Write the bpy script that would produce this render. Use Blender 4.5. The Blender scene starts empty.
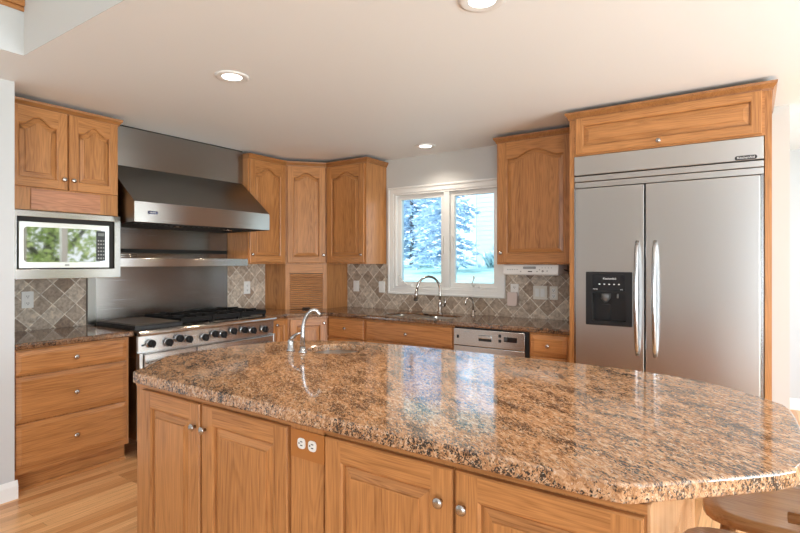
import bpy, bmesh, math, random
from mathutils import Vector, Matrix
random.seed(7)
PI = math.pi
C = bpy.context.scene.collection
sc = bpy.context.scene

# ------------------------------------------------------------------ camera, world, lights, exposure
cam_d = bpy.data.cameras.new('camera'); cam = bpy.data.objects.new('camera', cam_d); C.objects.link(cam)
cam_d.sensor_width = 36.0; cam_d.lens = 513.0/800*36; cam_d.shift_y = -4.5/800
cam_d.clip_start = 0.05; cam_d.clip_end = 200
cam.location = (0, 0, 1.371); cam.rotation_euler = (PI/2, 0, math.radians(34.4))
sc.camera = cam
w = bpy.data.worlds.new('sky'); sc.world = w; w.use_nodes = True
bg = w.node_tree.nodes['Background']; bg.inputs[0].default_value = (0.93, 0.97, 1.0, 1); bg.inputs[1].default_value = 2.6
sc.view_settings.view_transform = 'Standard'; sc.view_settings.look = 'None'
sc.view_settings.exposure = 0.22; sc.view_settings.gamma = 1.0
sc.view_settings.use_curve_mapping = False
def area(name, loc, rot, sx, sy, power, col=(1, 1, 1)):
    l = bpy.data.lights.new(name, 'AREA'); l.shape = 'RECTANGLE'; l.size = sx; l.size_y = sy
    l.energy = power; l.color = col
    o = bpy.data.objects.new(name, l); C.objects.link(o); o.location = loc; o.rotation_euler = rot
    return o
# added area lamps that fill in for window daylight on walls and ceiling
area('fill_back', (2.2, -4.2, 1.2), (math.radians(122), 0, math.radians(24)), 2.6, 2.2, 195, (0.82, 0.92, 1.0))  # free-standing panel added behind the camera, tilted up to brighten the ceiling
area('fill_dining', (3.3, 2.2, 1.2), (0, math.radians(125), 0), 1.8, 2.6, 225, (0.82, 0.92, 1.0))  # panel added inside the right wall, tilted up as ceiling fill
area('fill_dining_room', (1.9, 4.9, 2.38), (0, 0, 0), 1.6, 1.2, 30, (0.95, 0.98, 1.0))  # unseen lamp added under the dining ceiling to brighten that room
sun_d = bpy.data.lights.new('sun', 'SUN'); sun_d.energy = 3.0; sun_d.angle = 0.01; sun_d.color = (1.0, 0.96, 0.90)
sun = bpy.data.objects.new('sun', sun_d); C.objects.link(sun); sun.rotation_euler = (math.radians(42), 0, math.radians(-14))

# ------------------------------------------------------------------ materials
def nm(name):
    m = bpy.data.materials.new(name); m.use_nodes = True
    return m, m.node_tree.nodes, m.node_tree.links, m.node_tree.nodes['Principled BSDF']
def plain(name, col, rough=0.5, metal=0.0, spec=0.5, emit=0.0, coat=0.0):
    m, n, l, p = nm(name)
    p.inputs['Base Color'].default_value = (*col, 1); p.inputs['Roughness'].default_value = rough
    p.inputs['Metallic'].default_value = metal; p.inputs['Specular IOR Level'].default_value = spec
    p.inputs['Coat Weight'].default_value = coat
    if emit:
        p.inputs['Emission Color'].default_value = (*col, 1); p.inputs['Emission Strength'].default_value = emit
    return m
def ramp(n, stops, interp='LINEAR'):
    r = n.new('ShaderNodeValToRGB'); r.color_ramp.interpolation = interp
    e = r.color_ramp.elements
    while len(e) < len(stops): e.new(0.5)
    for k, (p, c) in enumerate(stops):
        e[k].position = p; e[k].color = (*c, 1) if len(c) == 3 else c
    return r
def oak(name, axis, light=(0.50, 0.222, 0.076), dark=(0.225, 0.078, 0.020), rough=0.32, flat=None):
    """oak with the grain along local AXIS (0 x, 1 y, 2 z)"""
    m, n, l, p = nm(name)
    tc = n.new('ShaderNodeTexCoord'); oi = n.new('ShaderNodeObjectInfo')
    mul = n.new('ShaderNodeMath'); mul.operation = 'MULTIPLY'; mul.inputs[1].default_value = 37.0
    l.new(oi.outputs['Random'], mul.inputs[0])
    add = n.new('ShaderNodeVectorMath'); add.operation = 'ADD'
    l.new(tc.outputs['Object'], add.inputs[0]); l.new(mul.outputs[0], add.inputs[1])
    def mapped(across, along):
        mp = n.new('ShaderNodeMapping'); s = [across]*3; s[axis] = along
        if flat is not None: s[flat] = 0.3
        mp.inputs['Scale'].default_value = s; l.new(add.outputs[0], mp.inputs['Vector']); return mp
    m1 = mapped(6.0, 0.55)
    n1 = n.new('ShaderNodeTexNoise'); n1.inputs['Scale'].default_value = 1.0; n1.inputs['Detail'].default_value = 3.0
    n1.inputs['Distortion'].default_value = 0.4; l.new(m1.outputs[0], n1.inputs['Vector'])
    sin = n.new('ShaderNodeMath'); sin.operation = 'MULTIPLY'; sin.inputs[1].default_value = 150.0
    l.new(n1.outputs['Fac'], sin.inputs[0])
    s2 = n.new('ShaderNodeMath'); s2.operation = 'SINE'; l.new(sin.outputs[0], s2.inputs[0])
    m2 = mapped(260.0, 7.0)
    n2 = n.new('ShaderNodeTexNoise'); n2.inputs['Scale'].default_value = 1.0; n2.inputs['Detail'].default_value = 3.0
    l.new(m2.outputs[0], n2.inputs['Vector'])
    m3 = mapped(16.0, 0.6)
    n3 = n.new('ShaderNodeTexNoise'); n3.inputs['Scale'].default_value = 1.0; n3.inputs['Detail'].default_value = 2.0
    l.new(m3.outputs[0], n3.inputs['Vector'])
    a = n.new('ShaderNodeMath'); a.operation = 'MULTIPLY_ADD'; a.inputs[1].default_value = 0.075; a.inputs[2].default_value = 0.0
    l.new(s2.outputs[0], a.inputs[0])
    b = n.new('ShaderNodeMath'); b.operation = 'MULTIPLY_ADD'; b.inputs[1].default_value = 0.75
    l.new(n2.outputs['Fac'], b.inputs[0]); l.new(a.outputs[0], b.inputs[2])
    c = n.new('ShaderNodeMath'); c.operation = 'MULTIPLY_ADD'; c.inputs[1].default_value = 0.55
    l.new(n3.outputs['Fac'], c.inputs[0]); l.new(b.outputs[0], c.inputs[2])
    mid = tuple((x+y)/2 for x, y in zip(light, dark))
    r = ramp(n, [(0.34, dark), (0.57, tuple(0.3*d+0.7*q for d, q in zip(dark, light))), (0.86, tuple(min(1, q*1.13) for q in light))])
    l.new(c.outputs[0], r.inputs[0]); l.new(r.outputs[0], p.inputs['Base Color'])
    p.inputs['Roughness'].default_value = rough; p.inputs['Specular IOR Level'].default_value = 0.45
    bp = n.new('ShaderNodeBump'); bp.inputs['Strength'].default_value = 0.08; bp.inputs['Distance'].default_value = 0.002
    l.new(n2.outputs['Fac'], bp.inputs['Height']); l.new(bp.outputs[0], p.inputs['Normal'])
    return m
def steel(name, col=(0.60, 0.585, 0.56), rough=0.27, aniso=0.75, axis='Z'):
    m, n, l, p = nm(name)
    tc = n.new('ShaderNodeTexCoord'); mp = n.new('ShaderNodeMapping')
    mp.inputs['Scale'].default_value = (1.5, 1.5, 420) if axis == 'Z' else (420, 420, 1.5)
    l.new(tc.outputs['Object'], mp.inputs['Vector'])
    ns = n.new('ShaderNodeTexNoise'); ns.inputs['Scale'].default_value = 1.0; ns.inputs['Detail'].default_value = 2
    l.new(mp.outputs[0], ns.inputs['Vector'])
    mr = n.new('ShaderNodeMapRange'); mr.inputs['To Min'].default_value = rough-0.006; mr.inputs['To Max'].default_value = rough+0.008
    l.new(ns.outputs['Fac'], mr.inputs['Value']); l.new(mr.outputs[0], p.inputs['Roughness'])
    p.inputs['Base Color'].default_value = (*col, 1); p.inputs['Metallic'].default_value = 1.0
    p.inputs['Anisotropic'].default_value = aniso; p.inputs['Anisotropic Rotation'].default_value = 0.25
    t = n.new('ShaderNodeTangent'); t.direction_type = 'RADIAL'; t.axis = 'Z'
    l.new(t.outputs[0], p.inputs['Tangent'])
    return m
def granite(name, shade=0.0):
    m, n, l, p = nm(name)
    tc = n.new('ShaderNodeTexCoord')
    r0 = n.new('ShaderNodeMapping'); r0.inputs['Rotation'].default_value = (0.2, 0.15, math.radians(40))
    rot = n.new('ShaderNodeMapping'); rot.inputs['Scale'].default_value = (0.85, 2.3, 1.6)
    l.new(tc.outputs['Object'], r0.inputs['Vector']); l.new(r0.outputs[0], rot.inputs['Vector'])
    def noise(scale, detail, vec, dist=0.0, rough=0.6):
        q = n.new('ShaderNodeTexNoise'); q.inputs['Scale'].default_value = scale; q.inputs['Detail'].default_value = detail
        q.inputs['Distortion'].default_value = dist; q.inputs['Roughness'].default_value = rough
        l.new(vec, q.inputs['Vector']); return q
    base = noise(38, 5, rot.outputs[0], 0.8)
    rb = ramp(n, [(0.33, (0.16, 0.08, 0.04)), (0.43, (0.40, 0.20, 0.095)), (0.54, (0.57, 0.32, 0.17)), (0.68, (0.68, 0.49, 0.34))])
    l.new(base.outputs['Fac'], rb.inputs[0])
    grey = noise(30, 4, rot.outputs[0], 1.2)
    rg = ramp(n, [(0.57, (0, 0, 0)), (0.68, (1, 1, 1))]); l.new(grey.outputs['Fac'], rg.inputs[0])
    mg = n.new('ShaderNodeMix'); mg.data_type = 'RGBA'
    l.new(rg.outputs[0], mg.inputs['Factor']); l.new(rb.outputs[0], mg.inputs[6]); mg.inputs[7].default_value = (0.27, 0.215, 0.165, 1)
    drk = noise(85, 3, rot.outputs[0], 1.0, 0.55); big = noise(7, 2, rot.outputs[0], 0.5)
    ad = n.new('ShaderNodeMath'); ad.operation = 'MULTIPLY_ADD'; ad.inputs[1].default_value = 0.55
    l.new(big.outputs['Fac'], ad.inputs[0]); l.new(drk.outputs['Fac'], ad.inputs[2])
    rd = ramp(n, [(0.80, (0, 0, 0)), (0.87, (1, 1, 1))]); l.new(ad.outputs[0], rd.inputs[0])
    md = n.new('ShaderNodeMix'); md.data_type = 'RGBA'
    l.new(rd.outputs[0], md.inputs['Factor']); l.new(mg.outputs[2], md.inputs[6]); md.inputs[7].default_value = (0.035, 0.028, 0.025, 1)
    lt = noise(95, 2, rot.outputs[0], 0.6)
    rl = ramp(n, [(0.64, (0, 0, 0)), (0.72, (0.8, 0.8, 0.8))]); l.new(lt.outputs['Fac'], rl.inputs[0])
    ml = n.new('ShaderNodeMix'); ml.data_type = 'RGBA'
    l.new(rl.outputs[0], ml.inputs['Factor']); l.new(md.outputs[2], ml.inputs[6]); ml.inputs[7].default_value = (0.74, 0.66, 0.56, 1)
    dk = n.new('ShaderNodeMix'); dk.data_type = 'RGBA'; dk.blend_type = 'MULTIPLY'; dk.inputs['Factor'].default_value = shade; dk.inputs[7].default_value = (0.26, 0.21, 0.19, 1)
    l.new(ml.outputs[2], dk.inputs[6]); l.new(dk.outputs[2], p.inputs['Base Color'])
    p.inputs['Roughness'].default_value = 0.07; p.inputs['IOR'].default_value = 1.75
    return m
def tiles(name, plane):
    """tumbled stone tiles set on the diagonal; PLANE 'yz' or 'xz'"""
    m, n, l, p = nm(name)
    tc = n.new('ShaderNodeTexCoord')
    sp = n.new('ShaderNodeSeparateXYZ'); l.new(tc.outputs['Object'], sp.inputs[0])
    cb = n.new('ShaderNodeCombineXYZ')
    l.new(sp.outputs['Y' if plane == 'yz' else 'X'], cb.inputs[0]); l.new(sp.outputs['Z'], cb.inputs[1])
    mp = n.new('ShaderNodeMapping'); mp.inputs['Rotation'].default_value = (0, 0, PI/4); mp.inputs['Location'].default_value = (0.02, 0.03, 0)
    l.new(cb.outputs[0], mp.inputs['Vector'])
    br = n.new('ShaderNodeTexBrick'); br.offset = 0.0; br.squash = 1.0
    br.inputs['Scale'].default_value = 1.0; br.inputs['Brick Width'].default_value = 0.108; br.inputs['Row Height'].default_value = 0.108
    br.inputs['Mortar Size'].default_value = 0.0035; br.inputs['Mortar Smooth'].default_value = 0.15; br.inputs['Bias'].default_value = 0.0
    br.inputs['Color1'].default_value = (0.30, 0.21, 0.145, 1); br.inputs['Color2'].default_value = (0.60, 0.51, 0.41, 1)
    br.inputs['Mortar'].default_value = (0.74, 0.67, 0.57, 1)
    l.new(mp.outputs[0], br.inputs['Vector'])
    ns = n.new('ShaderNodeTexNoise'); ns.inputs['Scale'].default_value = 38; ns.inputs['Detail'].default_value = 5; ns.inputs['Distortion'].default_value = 0.6
    l.new(tc.outputs['Object'], ns.inputs['Vector'])
    r = ramp(n, [(0.30, (0.55, 0.50, 0.47)), (0.5, (0.95, 0.95, 0.95)), (0.70, (1.35, 1.33, 1.3))]); l.new(ns.outputs['Fac'], r.inputs[0])
    mx = n.new('ShaderNodeMix'); mx.data_type = 'RGBA'; mx.blend_type = 'MULTIPLY'; mx.inputs['Factor'].default_value = 0.8
    l.new(br.outputs['Color'], mx.inputs[6]); l.new(r.outputs[0], mx.inputs[7]); l.new(mx.outputs[2], p.inputs['Base Color'])
    p.inputs['Roughness'].default_value = 0.5
    bp = n.new('ShaderNodeBump'); bp.inputs['Strength'].default_value = 0.5; bp.inputs['Distance'].default_value = 0.004; bp.invert = True
    l.new(br.outputs['Fac'], bp.inputs['Height']); l.new(bp.outputs[0], p.inputs['Normal'])
    return m
def planks(name):
    m, n, l, p = nm(name)
    tc = n.new('ShaderNodeTexCoord')
    mp = n.new('ShaderNodeMapping'); mp.inputs['Rotation'].default_value = (0, 0, PI/2)
    l.new(tc.outputs['Object'], mp.inputs['Vector'])
    br = n.new('ShaderNodeTexBrick'); br.offset = 0.37; br.offset_frequency = 3
    br.inputs['Scale'].default_value = 1.0; br.inputs['Brick Width'].default_value = 0.85; br.inputs['Row Height'].default_value = 0.057
    br.inputs['Mortar Size'].default_value = 0.0008; br.inputs['Mortar Smooth'].default_value = 0.3
    br.inputs['Color1'].default_value = (0.60, 0.265, 0.095, 1); br.inputs['Color2'].default_value = (0.90, 0.53, 0.255, 1)
    br.inputs['Mortar'].default_value = (0.30, 0.15, 0.06, 1)
    l.new(mp.outputs[0], br.inputs['Vector'])
    mp2 = n.new('ShaderNodeMapping'); mp2.inputs['Scale'].default_value = (120, 4, 1); l.new(tc.outputs['Object'], mp2.inputs['Vector'])
    ns = n.new('ShaderNodeTexNoise'); ns.inputs['Scale'].default_value = 1; ns.inputs['Detail'].default_value = 3
    l.new(mp2.outputs[0], ns.inputs['Vector'])
    r = ramp(n, [(0.3, (0.78, 0.74, 0.7)), (0.7, (1.08, 1.08, 1.08))]); l.new(ns.outputs['Fac'], r.inputs[0])
    mx = n.new('ShaderNodeMix'); mx.data_type = 'RGBA'; mx.blend_type = 'MULTIPLY'; mx.inputs['Factor'].default_value = 0.9
    l.new(br.outputs['Color'], mx.inputs[6]); l.new(r.outputs[0], mx.inputs[7]); l.new(mx.outputs[2], p.inputs['Base Color'])
    p.inputs['Roughness'].default_value = 0.28
    return m
def paint(name, col, rough=0.6):
    m, n, l, p = nm(name)
    ns = n.new('ShaderNodeTexNoise'); ns.inputs['Scale'].default_value = 140; ns.inputs['Detail'].default_value = 2
    tc = n.new('ShaderNodeTexCoord'); l.new(tc.outputs['Object'], ns.inputs['Vector'])
    bp = n.new('ShaderNodeBump'); bp.inputs['Strength'].default_value = 0.04; bp.inputs['Distance'].default_value = 0.003
    l.new(ns.outputs['Fac'], bp.inputs['Height']); l.new(bp.outputs[0], p.inputs['Normal'])
    p.inputs['Base Color'].default_value = (*col, 1); p.inputs['Roughness'].default_value = rough
    p.inputs['Specular IOR Level'].default_value = 0.3
    return m
def glass_mat(name, tint=(0.84, 0.925, 1.0), refl=0.10):
    m, n, l, p = nm(name); n.remove(p)
    out = n['Material Output']; tr = n.new('ShaderNodeBsdfTransparent'); tr.inputs[0].default_value = (*tint, 1)
    gl = n.new('ShaderNodeBsdfGlossy'); gl.inputs['Roughness'].default_value = 0.02
    mx = n.new('ShaderNodeMixShader'); fr = n.new('ShaderNodeFresnel'); fr.inputs[0].default_value = 1.25
    l.new(fr.outputs[0], mx.inputs[0]); l.new(tr.outputs[0], mx.inputs[1]); l.new(gl.outputs[0], mx.inputs[2]); l.new(mx.outputs[0], out.inputs[0])
    return m
def mottled(name, a, b, scale, rough=0.8, detail=4):
    m, n, l, p = nm(name)
    tc = n.new('ShaderNodeTexCoord'); ns = n.new('ShaderNodeTexNoise'); ns.inputs['Scale'].default_value = scale; ns.inputs['Detail'].default_value = detail
    l.new(tc.outputs['Object'], ns.inputs['Vector']); r = ramp(n, [(0.35, a), (0.65, b)])
    l.new(ns.outputs['Fac'], r.inputs[0]); l.new(r.outputs[0], p.inputs['Base Color']); p.inputs['Roughness'].default_value = rough
    return m

OV, OH, OD = oak('oak_upright_grain', 2, flat=1), oak('oak_level_grain', 0, flat=1), oak('oak_deep_grain', 1)
OAK = [OV, OH, OD, oak('oak_side_grain', 2, flat=0)]
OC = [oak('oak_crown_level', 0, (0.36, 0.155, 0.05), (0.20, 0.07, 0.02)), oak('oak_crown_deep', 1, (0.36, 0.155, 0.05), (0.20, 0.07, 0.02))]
SEAT = oak('stool_wood', 0, (0.38, 0.20, 0.085), (0.22, 0.10, 0.035), 0.18)
ROUGHOAK = oak('rough_sawn_oak', 0, (0.52, 0.24, 0.13), (0.26, 0.09, 0.04), 0.4)  # reddish, rough-grained wood of the filler board
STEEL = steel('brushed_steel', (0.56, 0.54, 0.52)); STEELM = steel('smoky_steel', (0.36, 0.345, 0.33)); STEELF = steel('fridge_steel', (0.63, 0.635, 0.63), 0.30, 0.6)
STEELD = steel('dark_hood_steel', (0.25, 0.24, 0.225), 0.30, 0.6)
NICKEL = plain('brushed_nickel', (0.52, 0.49, 0.46), 0.25, 1.0); CHROME = plain('satin_chrome', (0.50, 0.50, 0.505), 0.22, 1.0)
SINK = plain('satin_sink_steel', (0.40, 0.40, 0.39), 0.34, 1.0)
BLACK = plain('black_enamel', (0.012, 0.012, 0.013), 0.3); BLACKG = plain('black_glass', (0.006, 0.006, 0.008), 0.03, 0, 0.8)
MIRG = plain('mirrored_dark_glass', (0.33, 0.34, 0.34), 0.03, 1.0)
KNOBB = plain('matt_black_plastic', (0.012, 0.012, 0.013), 0.5, 0, 0.25); KNOBG = plain('smoke_plastic', (0.10, 0.10, 0.10), 0.3); IRON = plain('cast_iron', (0.010, 0.0095, 0.0095), 0.6, 0, 0.2); DARK = plain('dark_recess', (0.02, 0.017, 0.015), 0.7)
GRID = plain('griddle_steel', (0.16, 0.14, 0.12), 0.42, 0.8)
WHITE = plain('white_plastic', (0.80, 0.79, 0.76), 0.35); IVORY = plain('ivory_plastic', (0.74, 0.70, 0.62), 0.4)
WINW = plain('white_window_paint', (0.80, 0.79, 0.76), 0.35); OUTLETB = plain('oak_tone_plate', (0.42, 0.155, 0.035), 0.4)
PINKP = plain('pale_plastic', (0.72, 0.58, 0.52), 0.4); GREYP = plain('grey_plastic', (0.30, 0.30, 0.29), 0.35)
LCD = plain('display_grey', (0.16, 0.17, 0.16), 0.2); BLUE = plain('badge_blue', (0.015, 0.018, 0.09), 0.6, 0, 0.2)
WHITET = plain('white_lettering', (0.85, 0.85, 0.85), 0.4)
GRAN = granite('granite'); GRAN_SHADED = granite('granite_shaded', 0.75); TILEL = tiles('stone_tile_left', 'yz'); TILEB = tiles('stone_tile_back', 'xz')  # second granite: island stone with the counters' dim shade put into its colour
WALL = paint('wall_paint', (0.60, 0.585, 0.56)); CEIL = paint('ceiling_paint', (0.87, 0.89, 0.90)); WALLW = paint('cool_wall_paint', (0.60, 0.61, 0.62))
TRIMW = paint('trim_paint', (0.84, 0.84, 0.83), 0.4); FLOOR = planks('oak_floor')
GLASS = glass_mat('window_glass')
LENS = plain('lamp_lens', (1.0, 0.97, 0.92), 0.4, emit=5.0)
LENSW = plain('hood_lamp_lens', (1.0, 0.80, 0.58), 0.4, emit=45.0)
SPRUCE = mottled('spruce_needles', (0.42, 0.56, 0.72), (0.66, 0.76, 0.86), 3.0)  # needle colour lightened by the haze and glare of the window view
LEAF = mottled('leaf_green', (0.30, 0.42, 0.12), (0.58, 0.66, 0.30), 2.0); BARK = mottled('bark', (0.16, 0.15, 0.16), (0.28, 0.26, 0.26), 8.0)
LAWN = mottled('lawn', (0.30, 0.52, 0.46), (0.42, 0.62, 0.56), 1.5); SIDING = plain('pale_siding', (0.62, 0.69, 0.78), 0.6)
SHRUB = mottled('shrub_leaves', (0.34, 0.56, 0.58), (0.56, 0.74, 0.76), 6.0); ROAD = plain('pale_road', (0.8, 0.8, 0.8), 0.8)

# ------------------------------------------------------------------ mesh helpers
def T(x=0, y=0, z=0): return Matrix.Translation((x, y, z))
def Rz(a): return Matrix.Rotation(a, 4, 'Z')
def Rx(a): return Matrix.Rotation(a, 4, 'X')
def Ry(a): return Matrix.Rotation(a, 4, 'Y')
def B(): return bmesh.new()
def face(bm, vs, mi=0, sm=False):
    try:
        f = bm.faces.new(vs); f.material_index = mi; f.smooth = sm; return f
    except ValueError: return None
def box(bm, x0, x1, y0, y1, z0, z1, mi=0, M=None):
    P = [(x0,y0,z0),(x1,y0,z0),(x1,y1,z0),(x0,y1,z0),(x0,y0,z1),(x1,y0,z1),(x1,y1,z1),(x0,y1,z1)]
    v = [bm.verts.new(M @ Vector(p) if M else p) for p in P]
    for q in ((3,2,1,0),(4,5,6,7),(0,1,5,4),(1,2,6,5),(2,3,7,6),(3,0,4,7)): face(bm, [v[i] for i in q], mi)
    return bm
def prism(bm, pts, z0, z1, mi=0, M=None, sm=False):
    """polygon in xy pushed from z0 to z1 (counter-clockwise)"""
    M = M or Matrix()
    a = [bm.verts.new(M @ Vector((x, y, z0))) for x, y in pts]; b = [bm.verts.new(M @ Vector((x, y, z1))) for x, y in pts]
    face(bm, a[::-1], mi); face(bm, b, mi)
    for i in range(len(pts)):
        j = (i+1) % len(pts); face(bm, [a[i], a[j], b[j], b[i]], mi, sm)
    return bm
def plate(bm, outer, holes, z0, z1, M=None):
    """polygon with holes pushed from z0 to z1"""
    es = []
    for lp in [outer]+holes:
        vs = [bm.verts.new((x, y, z0)) for x, y in lp]
        es += [bm.edges.new((vs[i], vs[(i+1) % len(vs)])) for i in range(len(vs))]
    g = bmesh.ops.triangle_fill(bm, edges=es, use_beauty=True, use_dissolve=False)
    fs = [f for f in g['geom'] if isinstance(f, bmesh.types.BMFace)]
    r = bmesh.ops.extrude_face_region(bm, geom=fs)
    for v in [e for e in r['geom'] if isinstance(e, bmesh.types.BMVert)]: v.co.z = z1
    bmesh.ops.recalc_face_normals(bm, faces=bm.faces)
    if M: bm.transform(M)
    return bm
def lathe(bm, prof, seg=20, mi=0, M=None, sm=True):
    M = M or Matrix(); rings = []
    for r, z in prof:
        if r < 1e-6: rings.append([bm.verts.new(M @ Vector((0, 0, z)))])
        else: rings.append([bm.verts.new(M @ Vector((r*math.cos(2*PI*k/seg), r*math.sin(2*PI*k/seg), z))) for k in range(seg)])
    for a, b in zip(rings, rings[1:]):
        for k in range(seg):
            j = (k+1) % seg
            if len(a) == 1 and len(b) == 1: continue
            if len(a) == 1: face(bm, [a[0], b[j], b[k]], mi, sm)
            elif len(b) == 1: face(bm, [a[k], a[j], b[0]], mi, sm)
            else: face(bm, [a[k], a[j], b[j], b[k]], mi, sm)
    if len(rings[0]) > 1: face(bm, rings[0][::-1], mi)
    if len(rings[-1]) > 1: face(bm, rings[-1], mi)
    return bm
def tube(bm, pts, rad, seg=10, mi=0, sm=True):
    pts = [Vector(p) for p in pts]; n = len(pts)
    rad = rad if isinstance(rad, (list, tuple)) else [rad]*n
    rings = []; up = None
    for i, p in enumerate(pts):
        d = (pts[min(i+1, n-1)]-pts[max(i-1, 0)]).normalized()
        if up is None: up = Vector((0, 0, 1)) if abs(d.z) < 0.9 else Vector((1, 0, 0))
        u = (up-d*up.dot(d)).normalized(); v = d.cross(u); up = u
        rings.append([bm.verts.new(p+(u*math.cos(2*PI*k/seg)+v*math.sin(2*PI*k/seg))*rad[i]) for k in range(seg)])
    for a, b in zip(rings, rings[1:]):
        for k in range(seg):
            j = (k+1) % seg; face(bm, [a[k], a[j], b[j], b[k]], mi, sm)
    face(bm, rings[0][::-1], mi); face(bm, rings[-1], mi)
    return bm
def sweep_plan(bm, pts, offs, prof, mi=0):
    """profile (out, z) carried along plan points, each with its own outward direction"""
    rings = [[bm.verts.new((p[0]+o[0]*q, p[1]+o[1]*q, z)) for q, z in prof] for p, o in zip(pts, offs)]
    m = len(prof)
    for a, b in zip(rings, rings[1:]):
        for k in range(m): face(bm, [a[k], a[(k+1) % m], b[(k+1) % m], b[k]], mi)
    face(bm, rings[0], mi); face(bm, rings[-1][::-1], mi)
    bmesh.ops.recalc_face_normals(bm, faces=bm.faces)
    return bm
def mats(m): return list(m) if isinstance(m, (list, tuple)) else [m]
def obj(name, bm, m, parent=None, world=None, bev=0.0, seg=2, ang=40, loc=None, rot=None):
    """links BM as one mesh object; WORLD: it is in world coordinates and PARENT's frame is taken out"""
    if world is not None: bm.transform(world.inverted())
    if len(mats(m)) == 4:
        bm.normal_update()
        for f in bm.faces:
            if f.material_index == 0 and abs(f.normal.x) > 0.8: f.material_index = 3
    me = bpy.data.meshes.new(name); bm.to_mesh(me); bm.free()
    for q in mats(m): me.materials.append(q)
    o = bpy.data.objects.new(name, me); C.objects.link(o)
    if parent is not None: o.parent = parent
    if loc is not None: o.location = loc
    if rot is not None: o.rotation_euler = rot
    if bev:
        b = o.modifiers.new('edge', 'BEVEL'); b.width = bev; b.segments = seg; b.limit_method = 'ANGLE'; b.angle_limit = math.radians(ang)
        b.harden_normals = False
    return o
def thing(name, label, cat, loc=(0, 0, 0), rz=0.0, group=None):
    o = bpy.data.objects.new(name, None); C.objects.link(o); o.empty_display_size = 0.1
    o.location = loc; o.rotation_euler = (0, 0, rz); o['label'] = label; o['category'] = cat
    if group: o['group'] = group
    return o
def mw(o): return Matrix.Translation(o.location) @ Rz(o.rotation_euler.z)
def tag(o, label, cat, group=None, kind=None):
    o['label'] = label; o['category'] = cat
    if group: o['group'] = group
    if kind: o['kind'] = kind
    return o
def struct(name, bm, m, **k):
    o = obj(name, bm, m, **k); o['kind'] = 'structure'; return o
def structure_root(name, loc=(0, 0, 0), rz=0.0):
    o = bpy.data.objects.new(name, None); C.objects.link(o); o.location = loc; o.rotation_euler = (0, 0, rz); o['kind'] = 'structure'; return o
def copy_thing(r, loc, rz=None, label=None, group=None):
    c = r.copy(); C.objects.link(c); c.location = loc
    if rz is not None: c.rotation_euler = (0, 0, rz)
    if label: c['label'] = label
    if group: c['group'] = group
    for ch in list(r.children):
        d = ch.copy(); C.objects.link(d); d.parent = c
        for g in list(ch.children):
            e = g.copy(); C.objects.link(e); e.parent = d
    return c
def lettering(name, body, size, m, parent, loc, rot=(PI/2, 0, 0), depth=0.0006, squeeze=1.0, align='CENTER'):
    cu = bpy.data.curves.new(name, 'FONT'); cu.body = body; cu.size = size; cu.extrude = depth; cu.align_x = align; cu.align_y = 'CENTER'; cu.space_character = squeeze
    t = bpy.data.objects.new(name, cu); C.objects.link(t); bpy.context.view_layer.update()
    me = bpy.data.meshes.new_from_object(t.evaluated_get(bpy.context.evaluated_depsgraph_get()))
    bpy.data.objects.remove(t); me.materials.clear(); me.materials.append(m)
    o = bpy.data.objects.new(name, me); C.objects.link(o); o.parent = parent; o.location = loc; o.rotation_euler = rot
    return o
def rrect(x0, x1, z0, z1, r, k=5):
    P = []
    for cx, cz, a in ((x1-r, z0+r, -PI/2), (x1-r, z1-r, 0), (x0+r, z1-r, PI/2), (x0+r, z0+r, PI)):
        P += [(cx+r*math.cos(a+PI/2*i/k), cz+r*math.sin(a+PI/2*i/k)) for i in range(k+1)]
    return P
FRONT = Rx(PI/2)      # plan (x, y) of prism()/plate() becomes (x, z); heights become -y (towards the viewer of a front)

# ------------------------------------------------------------------ doors and drawers (front faces local -y)
def offset_loop(P, d):
    n = len(P); out = []
    for i in range(n):
        a, b, c = Vector(P[i-1]), Vector(P[i]), Vector(P[(i+1) % n])
        e1, e2 = (b-a).normalized(), (c-b).normalized()
        n1, n2 = Vector((-e1.y, e1.x)), Vector((-e2.y, e2.x))
        m = (n1+n2); m = m/max(m.length_squared, 0.3)*2 if m.length_squared > 1e-6 else n1
        out.append((b.x+m.x*d, b.y+m.y*d))
    return out
def loops(bm, ls, mi=0, cap=True, sm=False):
    """ls: list of (points, y); bridges them and fills the last"""
    rr = [[bm.verts.new((x, y, z)) for x, z in P] for P, y in ls]
    for a, b in zip(rr, rr[1:]):
        for k in range(len(a)):
            j = (k+1) % len(a); face(bm, [a[k], a[j], b[j], b[k]], mi, sm)
    if cap: face(bm, rr[-1], mi)
def knob_bm(M, r=0.0155, l=0.024):
    bm = B(); lathe(bm, [(0.006, 0), (0.0055, l*0.45), (r*0.75, l*0.6), (r, l*0.78), (r*0.85, l*0.95), (r*0.4, l*1.04), (0, l*1.06)], 16, M=M @ Rx(PI/2)); return bm
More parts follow.
